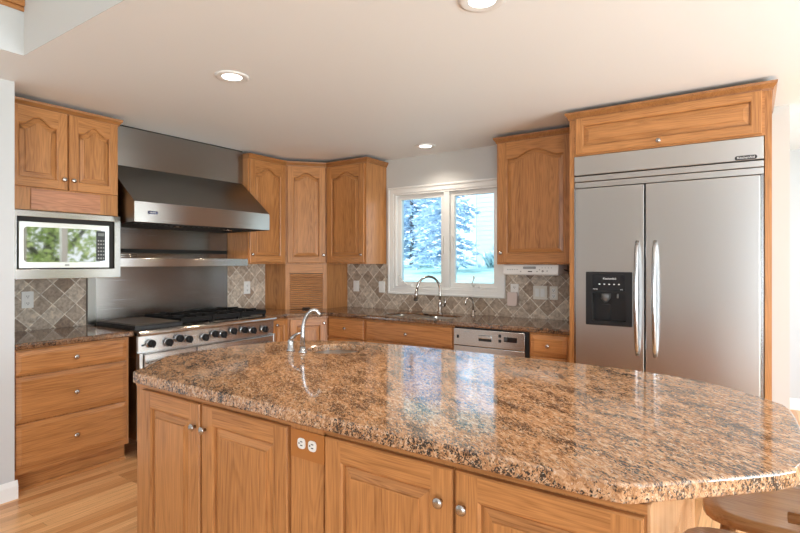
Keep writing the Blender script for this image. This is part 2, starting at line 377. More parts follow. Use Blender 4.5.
def door(parent, x0, x1, z0, z1, arch=0.0, fw=0.058, knob=None, t=0.02, name='door', yb=0.0, horiz=False, label=None):
    """frame, raised panel, knob; ARCH is the rise of the cathedral top"""
    yf = yb-t; N = 18
    xi0, xi1, zi0, zt = x0+fw, x1-fw, z0+fw, z1-fw
    def top(u):                      # u 0..1 across the opening
        if not arch: return zt
        s = 0.13
        if u <= s or u >= 1-s: return zt-arch
        q = (u-s)/(1-2*s); return zt-arch+arch*(0.5-0.5*math.cos(2*PI*q))**0.72
    us = [1-k/N for k in range(N+1)] if arch else [1, 0]
    inner = [(xi0, zi0), (xi1, zi0)]+[(xi0+(xi1-xi0)*u, top(u)) for u in us]
    bm = B(); V = {}
    e = 0.004
    def v(x, y, z):
        k = (round(x, 5), round(y, 5), round(z, 5))
        if k not in V: V[k] = bm.verts.new((x, y, z))
        return V[k]
    rail = 1; stile = 0
    fx = lambda P, mi: face(bm, [v(x, yf, z) for x, z in P], mi)
    ox0, ox1, oz0, oz1 = x0+e, x1-e, z0+e, z1-e
    ztl = inner[-1][1]; ztr = inner[2][1]
    fx([(ox0, oz0), (xi0, oz0), (xi0, zi0), (xi0, ztl), (xi0, oz1), (ox0, oz1)], stile)
    fx([(xi1, oz0), (ox1, oz0), (ox1, oz1), (xi1, oz1), (xi1, ztr), (xi1, zi0)], stile)
    fx([(xi0, oz0), (xi1, oz0), (xi1, zi0), (xi0, zi0)], rail)
    tp = inner[2:]
    for a, b in zip(tp, tp[1:]): fx([a, (a[0], oz1), (b[0], oz1), b], rail)
    # rounded outer edge and sides
    ol = [(ox0, oz0), (xi0, oz0), (xi1, oz0), (ox1, oz0), (ox1, oz1)]+[(p[0], oz1) for p in tp]+[(ox0, oz1)]
    def grow(P): return (x0 if abs(P[0]-ox0) < 1e-6 else x1 if abs(P[0]-ox1) < 1e-6 else P[0], z0 if abs(P[1]-oz0) < 1e-6 else z1)
    for a, b in zip(ol, ol[1:]+ol[:1]):
        A, D = grow(a), grow(b); mi = 0 if abs(a[0]-b[0]) < 1e-6 else 1
        face(bm, [v(b[0], yf, b[1]), v(a[0], yf, a[1]), v(A[0], yf+e, A[1]), v(D[0], yf+e, D[1])], mi)
        face(bm, [v(D[0], yf+e, D[1]), v(A[0], yf+e, A[1]), v(A[0], yb, A[1]), v(D[0], yb, D[1])], mi)
    # moulded inner edge
    in2 = offset_loop(inner, 0.007); in3 = offset_loop(inner, 0.009)
    for L1, L2, ya, yc in ((inner, in2, yf, yf+0.004), (in2, in3, yf+0.004, yf+0.016)):
        for i in range(len(inner)):
            j = (i+1) % len(inner); horizontal = abs(inner[i][1]-inner[j][1]) < abs(inner[i][0]-inner[j][0])
            face(bm, [v(L1[i][0], ya, L1[i][1]), v(L1[j][0], ya, L1[j][1]), v(L2[j][0], yc, L2[j][1]), v(L2[i][0], yc, L2[i][1])], 1 if horizontal else 0)
    bmesh.ops.recalc_face_normals(bm, faces=bm.faces)
    d = obj(name, bm, OAK, parent)
    if label: d['label'] = label
    pb = B()
    loops(pb, [(offset_loop(inner, 0.0085), yf+0.0165), (offset_loop(inner, 0.012), yf+0.0160), (offset_loop(inner, 0.0125), yf+0.0125), (offset_loop(inner, 0.038), yf+0.006), (offset_loop(inner, 0.0395), yf+0.001), (offset_loop(inner, 0.041), yf+0.0005)], 0)
    bmesh.ops.recalc_face_normals(pb, faces=pb.faces)
    for f in pb.faces:
        if f.normal.y > 0: pass
    for f in pb.faces:
        if abs(f.normal.z) > abs(f.normal.x)+0.02: f.material_index = 1
    obj('panel', pb, [OH if horiz else OV, OH], d)
    if knob: obj('knob', knob_bm(T(knob[0], yf, knob[1])), NICKEL, d)
    return d
def drawer(parent, x0, x1, z0, z1, knob=None, t=0.02, raised=True, name='drawer', yb=0.0):
    yf = yb-t; bm = B(); P = [(x0, z0), (x1, z0), (x1, z1), (x0, z1)]
    if raised: loops(bm, [(P, yb), (P, yf+0.008), (offset_loop(P, 0.003), yf+0.0075), (offset_loop(P, 0.026), yf+0.002), (offset_loop(P, 0.0275), yf)], 0)
    else: loops(bm, [(P, yb), (P, yf+0.005), (offset_loop(P, 0.002), yf+0.002), (offset_loop(P, 0.010), yf)], 0)
    bmesh.ops.recalc_face_normals(bm, faces=bm.faces)
    d = obj(name, bm, [OH], parent)
    if knob: obj('knob', knob_bm(T(knob[0], yf, knob[1])), NICKEL, d)
    return d
CROWN = [(0.0, 2.338), (0.007, 2.338), (0.009, 2.350), (0.016, 2.360), (0.025, 2.372), (0.027, 2.386), (0.0, 2.386)]
def miter(d1, d2):
    a, b = Vector(d1), Vector(d2); m = a+b; return tuple(m/m.length_squared*2)

# ------------------------------------------------------------------ the setting
XW, YW, ZC = -4.18, 4.26, 2.413
bm = B(); box(bm, -4.4, 3.6, -6.0, 6.2, -0.1, 0.0); struct('floor', bm, FLOOR)
bm = B(); plate(bm, [(-4.4, -6.0), (-3.03, -6.0), (-3.03, 1.065), (3.6, 1.065), (3.6, 6.2), (-4.4, 6.2)], [], ZC, ZC+0.16); struct('ceiling', bm, CEIL)
bm = B(); box(bm, -4.6, 3.6, -6.0, 6.2, 4.6, 4.7); struct('ceiling_upper', bm, CEIL)
bm = B(); box(bm, 3.4, 3.54, -6.0, 6.2, ZC, 4.6); struct('wall_right_upper', bm, WALL)
bm = B(); box(bm, XW-0.12, XW, 1.19, YW+0.12, 0, ZC); struct('wall_left', bm, WALL)
bm = B(); box(bm, XW-0.12, XW-0.01, -6.0, 6.2, ZC+0.16, 4.6); struct('wall_loft', bm, WALL)
WX0, WX1, WZ0, WZ1 = -2.985, -1.845, 1.11, 2.06     # hole of the kitchen window
bm = B(); plate(bm, [(XW, 0), (0.21, 0), (0.21, ZC), (XW, ZC)], [[(WX0, WZ0), (WX0, WZ1), (WX1, WZ1), (WX1, WZ0)]], 0, -0.14, M=T(0, YW, 0) @ FRONT); struct('wall_back', bm, WALL)
bm = B(); box(bm, XW, -3.52, -6.0, 1.19, 0, ZC); struct('wall_front_left', bm, WALLW)
bm = B(); plate(bm, [(-4.4, 0), (3.4, 0), (3.4, 4.6), (-4.4, 4.6)], [[(0.7, 0.2), (0.7, 2.85), (3.2, 2.85), (3.2, 0.2)]], 0, 0.14, M=T(0, -6.0, 0) @ FRONT); struct('wall_front', bm, WALLW)
bm = B(); box(bm, 0.21, 3.6, 6.0, 6.14, 0, ZC); struct('wall_dining_back', bm, WALLW)
bm = B(); box(bm, 0.07, 0.21, YW+0.14, 6.0, 0, ZC); struct('wall_dining_left', bm, WALLW)
bm = B(); plate(bm, [(-6.0, 0), (6.0, 0), (6.0, ZC), (-6.0, ZC)],
               [[(-1.2, 0.25), (-1.2, 2.2), (2.2, 2.2), (2.2, 0.25)], [(3.75, 0.55), (3.75, 2.15), (5.75, 2.15), (5.75, 0.55)]], 0, 0.14,
               M=T(3.4, 0, 0) @ Rz(PI/2) @ FRONT @ T(0, 0, -0.14)); struct('wall_right', bm, WALLW)
bm = B(); box(bm, -3.0285, 3.6, 1.0635, 1.065, ZC-0.0004, ZC+0.1605); box(bm, -3.0285, 3.6, 1.0635, 1.165, ZC+0.1605, 4.6); struct('wall_soffit', bm, WALL)
bm = B(); box(bm, -3.03, -3.0285, -6.0, 1.065, ZC-0.0004, ZC+0.1605); box(bm, -3.13, -3.0285, -6.0, 1.065, ZC+0.1605, 2.632); struct('wall_loft_parapet', bm, WALLW)
bm = B(); box(bm, -3.16, -3.02, -6.0, 1.065, 2.632, 2.655); box(bm, -3.15, -3.012, -6.0, 1.065, 2.655, 2.70); struct('trim_1', bm, OD, bev=0.006)
def base_run(name, p0, p1, out):
    q = [(0, 0), (0.014, 0), (0.014, 0.075), (0.009, 0.09), (0.004, 0.105), (0, 0.105)]
    b = B(); sweep_plan(b, [p0, p1], [out, out], q); return struct(name, b, TRIMW)
base_run('baseboard_left', (-3.52, -6.0), (-3.52, 1.204), (1, 0))
base_run('baseboard_back', (0.10, YW), (0.21, YW), (0, -1))
base_run('baseboard_dining', (0.21, 6.0), (3.4, 6.0), (0, -1))
# stone tile
bm = B(); box(bm, XW, XW+0.008, 1.19, 1.93, 0.89, 1.30); box(bm, XW, XW+0.008, 3.145, 3.62, 0.89, 1.355); struct('wall_tile_left', bm, TILEL)
bm = B(); plate(bm, [(-3.62, 0.89), (-1.03, 0.89), (-1.03, 1.355), (-1.79, 1.355), (-1.79, 1.05), (-3.05, 1.05), (-3.05, 1.355), (-3.62, 1.355)], [], 0, 0.008, M=T(0, YW, 0) @ FRONT); struct('wall_tile_back', bm, TILEB)

# kitchen window: casing, two casement sashes, panes, cranks
win = structure_root('window_1', (0, YW, 0))
def ring(bm, X0, X1, Z0, Z1, wd, d0, d1):
    P = lambda i: [(X0+i, Z0+i), (X1-i, Z0+i), (X1-i, Z1-i), (X0+i, Z1-i)]
    plate(bm, P(0), [P(wd)[::-1]], d0, d1, M=FRONT)
CX0, CX1, CZ0, CZ1 = -3.052, -1.785, 1.05, 2.12
bm = B(); ring(bm, CX0, CX1, CZ0, CZ1, 0.064, 0, 0.016)
b2 = B(); ring(b2, CX0, CX1, CZ0, CZ1, 0.020, 0.016, 0.027); me = bpy.data.meshes.new('t'); b2.to_mesh(me); bm.from_mesh(me); b2.free()
obj('window_casing', bm, WINW, win, bev=0.004)
bm = B(); ring(bm, WX0, WX1, WZ0, WZ1, 0.022, -0.14, 0.008); box(bm, -2.412, -2.352, -0.004, 0.14, WZ0+0.022, WZ1-0.022); obj('window_frame', bm, WINW, win, bev=0.003)
for k, (a, b) in enumerate(((WX0+0.022, -2.412), (-2.352, WX1-0.022))):
    bm = B(); ring(bm, a, b, WZ0+0.022, WZ1-0.022, 0.044, -0.065, -0.022); s = obj('sash', bm, WINW, win, bev=0.004)
    bm = B(); box(bm, a+0.042, b-0.042, 0.042, 0.046, WZ0+0.064, WZ1-0.064); obj('pane', bm, GLASS, s)
    bm = B(); xm = a+0.135 if k == 0 else (a+b)/2+0.02
    box(bm, xm-0.05, xm+0.05, -0.012, 0.03, WZ0+0.022, WZ0+0.04); tube(bm, [(xm, -0.006, WZ0+0.04), (xm-0.015, -0.03, WZ0+0.055), (xm-(0.07 if k == 0 else -0.012), -0.035, WZ0+0.115)], [0.008, 0.0065, 0.006], 8)
    tube(bm, [(xm-(0.07 if k == 0 else -0.012), -0.035, WZ0+0.113), (xm-(0.075 if k == 0 else -0.013), -0.045, WZ0+0.135)], 0.008, 8)
    obj('crank_handle', bm, WINW, win)
    bm = B(); box(bm, (b-0.03 if k == 0 else a+0.010), (b-0.012 if k == 0 else a+0.028), 0.008, 0.024, 1.45, 1.62); obj('sash_lock', bm, WINW, win, bev=0.004)
dw = structure_root('window_2', (3.4, 0, 0), PI/2)          # its local x runs along world y
bm = B(); ring(bm, 3.72, 5.78, 0.52, 2.18, 0.07, 0.0, 0.02); ring(bm, 3.75, 5.75, 0.55, 2.15, 0.05, -0.12, -0.02)
box(bm, 4.37, 4.47, 0.02, 0.12, 0.6, 2.1); box(bm, 5.06, 5.16, 0.02, 0.12, 0.6, 2.1); obj('window_frame', bm, WINW, dw)

# ------------------------------------------------------------------ recessed lights
def can_light(loc, label, power):
    t = thing('ceiling_light', label, 'ceiling light', (loc[0], loc[1], ZC), 0, 'recessed ceiling lights')
    b = B(); lathe(b, [(0.062, -0.004), (0.078, -0.008), (0.092, -0.005), (0.094, 0.0), (0.062, 0.0)], 32); obj('trim_ring', b, TRIMW, t)
    b = B(); lathe(b, [(0.0, -0.0045), (0.045, -0.005), (0.064, -0.003), (0.064, 0.0)], 32); obj('lens', b, LENS, t)
    l = bpy.data.lights.new('lamp', 'SPOT'); l.energy = power; l.spot_size = math.radians(140); l.spot_blend = 0.8; l.shadow_soft_size = 0.06; l.color = (1.0, 0.90, 0.78)
    o = bpy.data.objects.new('lamp', l); C.objects.link(o); o.parent = t; o.location = (0, 0, -0.02)
can_light((-2.407, 1.845), 'recessed ceiling light above the island and the range', 30)
can_light((-2.413, 3.93), 'small recessed ceiling light above the kitchen window', 20)
can_light((-0.884, 1.868), 'recessed ceiling light cut off by the top edge of the picture', 30)

# ------------------------------------------------------------------ upper cabinets
def crown(parent, pts, offs):
    b = B(); sweep_plan(b, pts, offs, CROWN); obj('crown_molding', b, [OC[1] if abs(pts[0][0]-pts[1][0]) < 0.01 and parent.rotation_euler.z < 0.1 else OC[0]], parent, world=mw(parent))
R90 = PI/2
# over the microwave: local x = world y - 1.19, local y = -(world x + 3.74)
XM = -3.74
mc = thing('wall_cabinet', 'two-door oak wall cabinet above the microwave', 'cabinet', (XM, 1.19, 1.26), R90)
bm = B(); box(bm, 0, 0.697, 0.0, 0.44, 0.44, 1.115, 0); box(bm, 0.677, 0.697, 0.0, 0.44, 0.0, 0.44, 0); box(bm, 0, 0.02, 0.0, 0.44, 0.0, 0.44, 0); box(bm, 0.02, 0.677, 0.40, 0.44, 0.0, 0.44, 0); obj('carcass', bm, OAK, mc)
door(mc, 0.03, 0.362, 0.583, 1.085, arch=0.05, fw=0.055, knob=(0.340, 0.65))
door(mc, 0.374, 0.690, 0.583, 1.085, arch=0.05, fw=0.055, knob=(0.396, 0.65))
bm = B(); box(bm, 0.16, 0.575, -0.006, 0.0, 0.445, 0.575); obj('filler_board', bm, ROUGHOAK, mc)
crown(mc, [(XM, 1.19), (XM, 1.887), (XW, 1.887)], [(1, 0), (1, 1), (0, 1)])
# left of the corner, diagonal and right of the corner
A_, B_, C_, D_, E_ = (-3.87, 3.142), (-3.87, 3.61), (-3.60, 3.925), (-3.085, 3.925), (-3.085, YW)
dg = Vector((C_[0]-B_[0], C_[1]-B_[1])); dl = dg.length; da = math.atan2(dg.y, dg.x); nd = (math.sin(da), -math.cos(da))
mB, mC = miter((1, 0), nd), miter(nd, (0, -1))
ZU = 1.352
c1 = thing('wall_cabinet', 'oak wall cabinet between the range hood and the corner', 'cabinet', (-3.87, 3.142, ZU), R90)
bm = B(); box(bm, 0, 0.468, 0, 0.31, 0, 1.003); obj('carcass', bm, OAK, c1)
door(c1, 0.012, 0.450, 0.012, 0.985, arch=0.055, fw=0.062, knob=(0.032, 0.09))
crown(c1, [(XW+0.2, 3.142), A_, B_], [(0, -0.01), (1, -0.02), mB])
c2 = thing('corner_wall_cabinet', 'oak wall cabinet set diagonally across the corner', 'cabinet', (*B_, ZU), da)
bm = B(); prism(bm, [B_, C_, (C_[0], YW), (XW, YW), (XW, B_[1])], ZU, ZU+1.003); obj('carcass', bm, OAK, c2, world=mw(c2))
door(c2, 0.018, dl-0.018, 0.012, 0.985, arch=0.05, fw=0.058, knob=(dl-0.036, 0.09))
crown(c2, [B_, C_], [mB, mC])
c3 = thing('wall_cabinet', 'oak wall cabinet between the corner and the window', 'cabinet', (*C_, ZU), 0)
bm = B(); box(bm, 0, 0.515, 0, 0.335, 0, 1.003); obj('carcass', bm, OAK, c3)
door(c3, 0.018, 0.497, 0.012, 0.985, arch=0.055, fw=0.062, knob=(0.472, 0.09))
crown(c3, [C_, D_, E_], [mC, (1, -1), (1, 0)])
c4 = thing('wall_cabinet', 'single-door oak wall cabinet between the window and the refrigerator', 'cabinet', (-1.722, 3.925, ZU), 0)
bm = B(); box(bm, 0, 0.692, 0, 0.335, 0, 1.003); obj('carcass', bm, OAK, c4)
door(c4, 0.018, 0.625, 0.012, 0.985, arch=0.06, fw=0.072, knob=(0.045, 0.09))
crown(c4, [(-1.722, YW), (-1.722, 3.925), (-1.03, 3.925)], [(-1, 0), (-1, -1), (0, -1)])
# appliance garage under the diagonal cabinet
ZT = 0.8925
ag = thing('appliance_garage', 'oak corner cupboard with slatted roll-up door on the counter', 'cabinet', (*B_, ZT), da)
bm = B(); prism(bm, [B_, (XW, B_[1]), (XW, B_[1]+0.02), (B_[0]-0.004, B_[1]+0.02)][::-1], ZT, ZU-0.002); obj('side_panel', bm, OAK, ag, world=mw(ag)); bm = B(); prism(bm, [C_, (C_[0], YW), (C_[0]-0.02, YW), (C_[0]-0.02, C_[1]+0.004)], ZT, ZU-0.002)
obj('side_panel', bm, OAK, ag, world=mw(ag))
hg = ZU-ZT-0.002
bm = B(); box(bm, 0, 0.042, 0, 0.02, 0, hg, 0); box(bm, dl-0.042, dl, 0, 0.02, 0, hg, 0); box(bm, 0.042, dl-0.042, 0, 0.02, hg-0.095, hg, 1); obj('face_frame', bm, OAK, ag)
bm = B(); ns = 17; zt = hg-0.10
for k in range(ns):
    za, zb = zt*k/ns, zt*(k+1)/ns
    prism(bm, [(0.012, za+0.001), (0.004, za+0.004), (0.003, (za+zb)/2), (0.004, zb-0.004), (0.012, zb-0.001)], 0.042, dl-0.042, M=Matrix(((0, 0, 1, 0), (1, 0, 0, 0), (0, 1, 0, 0), (0, 0, 0, 1))))
td = obj('tambour_door', bm, OH, ag)
bm = B(); box(bm, dl/2-0.04, dl/2+0.04, -0.010, 0.003, 0.004, 0.016); obj('pull', bm, DARK, td, bev=0.003)

# ------------------------------------------------------------------ base cabinets
XB, YB = -3.555, 3.675
ZB = 0.8545
bl = thing('base_cabinet', 'oak base cabinet with three drawers beside the range', 'cabinet', (XB, 1.195, 0), R90)
bm = B(); box(bm, 0, 0.672, 0, 0.615, 0.118, ZB, 0); box(bm, 0, 0.672, -0.001, 0.0, 0.118, 0.152, 1); box(bm, 0, 0.672, -0.001, 0.0, 0.838, ZB, 1); obj('carcass', bm, OAK, bl)
drawer(bl, 0.008, 0.652, 0.703, 0.842, (0.328, 0.771)); drawer(bl, 0.008, 0.652, 0.424, 0.692, (0.328, 0.55)); drawer(bl, 0.008, 0.652, 0.150, 0.412, (0.328, 0.276))
bm = B(); box(bm, 0, 0.672, 0.055, 0.60, 0, 0.118, 1); box(bm, 0.0, 0.672, 0.043, 0.055, 0, 0.02, 1); obj('toe_kick', bm, OAK, bl)
# right of the range
nb = thing('base_cabinet', 'narrow oak base cabinet squeezed between the range and the corner', 'cabinet', (XB, 3.142, 0), R90)
bm = B(); box(bm, 0, 0.20, 0, 0.615, 0.1, ZB); obj('carcass', bm, OAK, nb)
door(nb, 0.012, 0.19, 0.12, 0.842, fw=0.045, knob=(0.045, 0.80))
bm = B(); box(bm, 0, 0.20, 0.06, 0.60, 0, 0.1); obj('toe_kick', bm, OAK, nb)
Q1, Q2 = (XB, 3.342), (-3.352, YB)
dq = Vector((Q2[0]-Q1[0], Q2[1]-Q1[1])); ql = dq.length; qa = math.atan2(dq.y, dq.x)
cb = thing('corner_base_cabinet', 'oak base cabinet set diagonally in the corner', 'cabinet', (*Q1, 0), qa)
bm = B(); prism(bm, [Q1, Q2, (Q2[0], YW-0.02), (XW+0.02, YW-0.02), (XW+0.02, Q1[1])], 0.1, ZB); obj('carcass', bm, OAK, cb, world=mw(cb))
door(cb, 0.02, ql-0.02, 0.12, 0.835, fw=0.06, knob=(ql-0.05, 0.79))
bm = B(); prism(bm, [(Q1[0]-0.06, Q1[1]+0.03), (Q2[0]-0.03, Q2[1]+0.06), (Q2[0]-0.03, YW-0.02), (XW+0.02, YW-0.02), (XW+0.02, Q1[1]+0.03)], 0.0, 0.1); obj('toe_kick', bm, OAK, cb, world=mw(cb))
def back_base(x0, x1, label):
    t = thing('base_cabinet', label, 'cabinet', (x0, YB, 0), 0)
    b = B(); box(b, 0, x1-x0, 0, 0.585, 0.1, 0.64 if 'sink' in label else ZB)
    if 'sink' in label: box(b, 0, 0.02, 0, 0.585, 0.64, ZB); box(b, x1-x0-0.02, x1-x0, 0, 0.585, 0.64, ZB); box(b, 0.02, x1-x0-0.02, 0, 0.02, 0.64, ZB)
    obj('carcass', b, OAK, t)
    b = B(); box(b, 0, x1-x0, 0.06, 0.56, 0, 0.1); obj('toe_kick', b, OAK, t); return t
t = back_base(-3.35, -2.895, 'oak base cabinet with a stack of drawers between corner and sink')
drawer(t, 0.018, 0.44, 0.665, 0.838, (0.229, 0.752), raised=False); drawer(t, 0.018, 0.44, 0.40, 0.65, (0.229, 0.53), raised=False); drawer(t, 0.018, 0.44, 0.12, 0.385, (0.229, 0.25), raised=False)
t = back_base(-2.893, -1.985, 'wide oak sink base cabinet below the kitchen window')
drawer(t, 0.018, 0.895, 0.68, 0.838, (0.457, 0.752), raised=False, name='false_front')
door(t, 0.018, 0.452, 0.12, 0.662, knob=(0.42, 0.60)); door(t, 0.46, 0.895, 0.12, 0.662, knob=(0.49, 0.60))
t = back_base(-1.352, -1.03, 'small oak base cabinet between dishwasher and refrigerator')
drawer(t, 0.012, 0.275, 0.69, 0.838, (0.142, 0.764)); door(t, 0.012, 0.275, 0.12, 0.675, knob=(0.04, 0.62))
# dishwasher
dwr = thing('dishwasher', 'stainless steel dishwasher under the counter right of the sink', 'dishwasher', (-1.983, YB, 0), 0)
bm = B(); box(bm, 0.0, 0.625, 0.012, 0.56, 0.02, ZB-0.003); obj('tub', bm, BLACK, dwr)
bm = B(); box(bm, 0.004, 0.60, -0.02, 0.012, 0.11, 0.705); obj('door_panel', bm, STEEL, dwr, bev=0.004)
bm = B(); box(bm, 0.004, 0.60, -0.022, 0.012, 0.709, 0.842); cp = obj('control_strip', bm, STEEL, dwr, bev=0.004)
for nme, a, b, c, d, m in (('vent', 0.034, 0.054, 0.765, 0.79, BLACK), ('handle_pocket', 0.225, 0.335, 0.755, 0.800, BLACK), ('button', 0.392, 0.414, 0.795, 0.818, BLACK), ('button', 0.392, 0.414, 0.757, 0.780, BLACK), ('display', 0.435, 0.540, 0.765, 0.802, BLACKG)):
    b2 = B(); plate(b2, rrect(a, b, c, d, 0.004), [], 0, 0.0015, M=T(0, -0.022, 0) @ FRONT); obj(nme, b2, m, cp)
bm = B(); prism(bm, [(0.225, 0.776), (0.335, 0.776), (0.335, 0.800), (0.225, 0.800)], 0, 0.012, M=T(0, -0.0235, 0) @ FRONT); obj('pocket_lip', bm, STEEL, cp, bev=0.004)
bm = B(); box(bm, 0.10, 0.145, -0.0230, -0.0215, 0.818, 0.824); obj('badge', bm, GREYP, cp)

# ------------------------------------------------------------------ back counters
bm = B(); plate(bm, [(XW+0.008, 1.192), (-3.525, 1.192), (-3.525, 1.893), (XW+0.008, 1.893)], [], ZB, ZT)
tag(obj('countertop', bm, GRAN_SHADED, bev=0.012, seg=3), 'short shade-darkened granite countertop below the microwave', 'countertop')
SX0, SX1, SY0, SY1 = -2.77, -2.10, 3.755, 4.06
hole = [(x, y) for x, y in rrect(SX0, SX1, SY0, SY1, 0.05)]
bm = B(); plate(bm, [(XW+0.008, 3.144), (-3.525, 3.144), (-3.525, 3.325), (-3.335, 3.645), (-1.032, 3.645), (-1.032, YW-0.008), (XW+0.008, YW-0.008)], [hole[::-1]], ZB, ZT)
tag(obj('countertop', bm, GRAN_SHADED, bev=0.012, seg=3), 'long shade-darkened granite countertop running from the range past the sink', 'countertop')
# main sink
sk = thing('kitchen_sink', 'double-bowl stainless steel sink below the window', 'sink', ((SX0+SX1)/2, (SY0+SY1)/2, 0.66), 0)
def bowl(bm, x0, x1, y0, y1, zt, zb, r, wall=0.004):
    la = [(rrect(x0, x1, y0, y1, r), zt), (rrect(x0+0.006, x1-0.006, y0+0.006, y1-0.006, r), zb+0.03), (rrect(x0+0.02, x1-0.02, y0+0.02, y1-0.02, r*0.8), zb+0.004), (rrect(x0+0.05, x1-0.05, y0+0.05, y1-0.05, r*0.5), zb)]
    rr = [[bm.verts.new((x, y, z)) for x, y in P] for P, z in la]
    for a, b in zip(rr, rr[1:]):
        for k in range(len(a)): face(bm, [a[k], b[k], b[(k+1) % len(a)], a[(k+1) % len(a)]], 0, True)
    face(bm, rr[-1])
xs = (SX0+SX1)/2+0.02
for a, b in ((SX0+0.004, xs-0.010), (xs+0.010, SX1-0.004)):
    bm = B(); bowl(bm, a, b, SY0+0.004, SY1-0.004, ZT-0.018, 0.67, 0.05); o = obj('bowl', bm, SINK, sk, world=mw(sk)); 
    s = o.modifiers.new('gauge', 'SOLIDIFY'); s.thickness = 0.003
    bm = B(); lathe(bm, [(0.0, 0.672), (0.035, 0.673), (0.042, 0.671)], 20, M=T((a+b)/2, (SY0+SY1)/2, 0)); obj('drain', bm, CHROME, o, world=mw(sk))
bm = B(); box(bm, xs-0.012, xs+0.012, SY0+0.03, SY1-0.03, 0.70, ZB-0.03); obj('divider', bm, STEEL, sk, world=mw(sk), bev=0.008)
# pull-down faucet
fa = thing('kitchen_faucet', 'tall gooseneck pull-down faucet behind the sink', 'faucet', (-2.385, 4.14, ZT), 0)
bm = B(); lathe(bm, [(0.026, 0), (0.026, 0.008), (0.019, 0.016), (0.017, 0.10), (0.015, 0.12)], 20)
dx, dy = -0.5, -0.866
arc = [(0, 0, 0.11), (0, 0, 0.17), (0, 0, 0.225)]
for k in range(1, 13):
    a = PI*k/12; rr = 0.12
    arc.append((dx*rr*(1-math.cos(a)), dy*rr*(1-math.cos(a)), 0.225+rr*math.sin(a)))
tube(bm, arc, 0.0115, 12); obj('spout', bm, NICKEL, fa)
tip = arc[-1]; bm = B(); tube(bm, [tip, (tip[0]+dx*0.006, tip[1]+dy*0.006, tip[2]-0.03), (tip[0]+dx*0.016, tip[1]+dy*0.016, tip[2]-0.10)], [0.013, 0.016, 0.019], 14); obj('spray_head', bm, NICKEL, fa)
bm = B(); tube(bm, [(0.012, -0.004, 0.075), (0.06, -0.02, 0.075)], 0.013, 12); tube(bm, [(0.06, -0.02, 0.075), (0.068, -0.022, 0.105), (0.075, -0.024, 0.15)], [0.010, 0.008, 0.006], 10); obj('handle', bm, NICKEL, fa)
# filtered water tap
ft = thing('water_tap', 'short curved drinking water tap right of the main faucet', 'faucet', (-2.035, 4.12, ZT), 0)
bm = B(); lathe(bm, [(0.020, 0), (0.020, 0.006), (0.012, 0.014), (0.011, 0.05), (0.008, 0.055)], 16)
arc = [(0, 0, 0.05), (0, 0, 0.12)]+[(dx*0.04*(1-math.cos(PI*k/10)), dy*0.04*(1-math.cos(PI*k/10)), 0.12+0.045*math.sin(PI*k/10)) for k in range(1, 11)]
arc.append((arc[-1][0], arc[-1][1], 0.10)); tube(bm, arc, 0.007, 10); obj('spout', bm, NICKEL, ft)
bm = B(); tube(bm, [(0.008, -0.003, 0.04), (0.04, -0.012, 0.05)], [0.006, 0.005], 8); obj('lever', bm, NICKEL, ft)

# ------------------------------------------------------------------ microwave in its steel surround
mo = thing('microwave', 'stainless steel built-in microwave with black glass door', 'microwave', (XM, 1.19, 1.262), R90)
bm = B(); box(bm, 0.03, 0.665, 0.0, 0.38, 0.02, 0.42); obj('body', bm, BLACK, mo)
bm = B(); plate(bm, [(0.0, 0), (0.703, 0), (0.703, 0.432), (0.0, 0.432)], [[(0.078, 0.064), (0.078, 0.392), (0.660, 0.392), (0.660, 0.064)]], 0.002, 0.030, M=FRONT); obj('trim_frame', bm, STEELM, mo, bev=0.003)
bm = B(); box(bm, 0.072, 0.662, -0.004, 0.0, 0.06, 0.392); obj('shadow_gap', bm, DARK, mo)
bm = B(); plate(bm, [(0.088, 0.070), (0.628, 0.070), (0.628, 0.362), (0.088, 0.362)], [], 0.004, 0.024, M=FRONT); md = obj('door', bm, STEELF, mo, bev=0.003)
bm = B(); plate(bm, rrect(0.114, 0.605, 0.108, 0.330, 0.022), [], 0.024, 0.0265, M=FRONT); obj('door_glass', bm, MIRG, md)
bm = B(); plate(bm, rrect(0.540, 0.598, 0.116, 0.322, 0.006), [], 0.0265, 0.0285, M=FRONT); kp = obj('control_panel', bm, BLACK, md)
for r_ in range(6):
    for c_ in range(3):
        b2 = B(); x = 0.549+c_*0.0165; z = 0.130+r_*0.024; plate(b2, rrect(x, x+0.009, z, z+0.010, 0.002), [], 0.0285, 0.0292, M=FRONT)
        obj('key', b2, GREYP, kp)
b2 = B(); plate(b2, rrect(0.549, 0.591, 0.288, 0.308, 0.002), [], 0.0285, 0.0292, M=FRONT); obj('display', b2, LCD, kp)
b2 = B(); plate(b2, rrect(0.345, 0.372, 0.082, 0.096, 0.003), [], 0.024, 0.0255, M=FRONT); obj('badge', b2, GREYP, md)

# ------------------------------------------------------------------ range
XR = -3.50
rg = thing('range', 'wide stainless steel gas range with black knobs', 'range', (XR, 1.905, 0), R90)
RW = 1.228
bm = B(); box(bm, 0, RW, 0.02, 0.62, 0.13, 0.872); obj('body', bm, STEEL, rg)
bm = B(); prism(bm, [(0.006, 0.748), (0.006, 0.866), (0.02, 0.866), (0.06, 0.748)], 0.004, RW-0.004, M=Matrix(((0, 0, 1, 0), (1, 0, 0, 0), (0, 1, 0, 0), (0, 0, 0, 1)))); bmesh.ops.recalc_face_normals(bm, faces=bm.faces)
rp = obj('control_panel', bm, STEEL, rg)
bm = B(); prof = [(0.10, 0.868), (-0.010, 0.852), (-0.026, 0.858), (-0.032, 0.868), (-0.028, 0.880), (-0.015, 0.888), (0.06, 0.892), (0.10, 0.892)]
prism(bm, prof, 0, RW, M=Matrix(((0, 0, 1, 0), (1, 0, 0, 0), (0, 1, 0, 0), (0, 0, 0, 1)))); bmesh.ops.recalc_face_normals(bm, faces=bm.faces); obj('landing_ledge', bm, STEEL, rg)
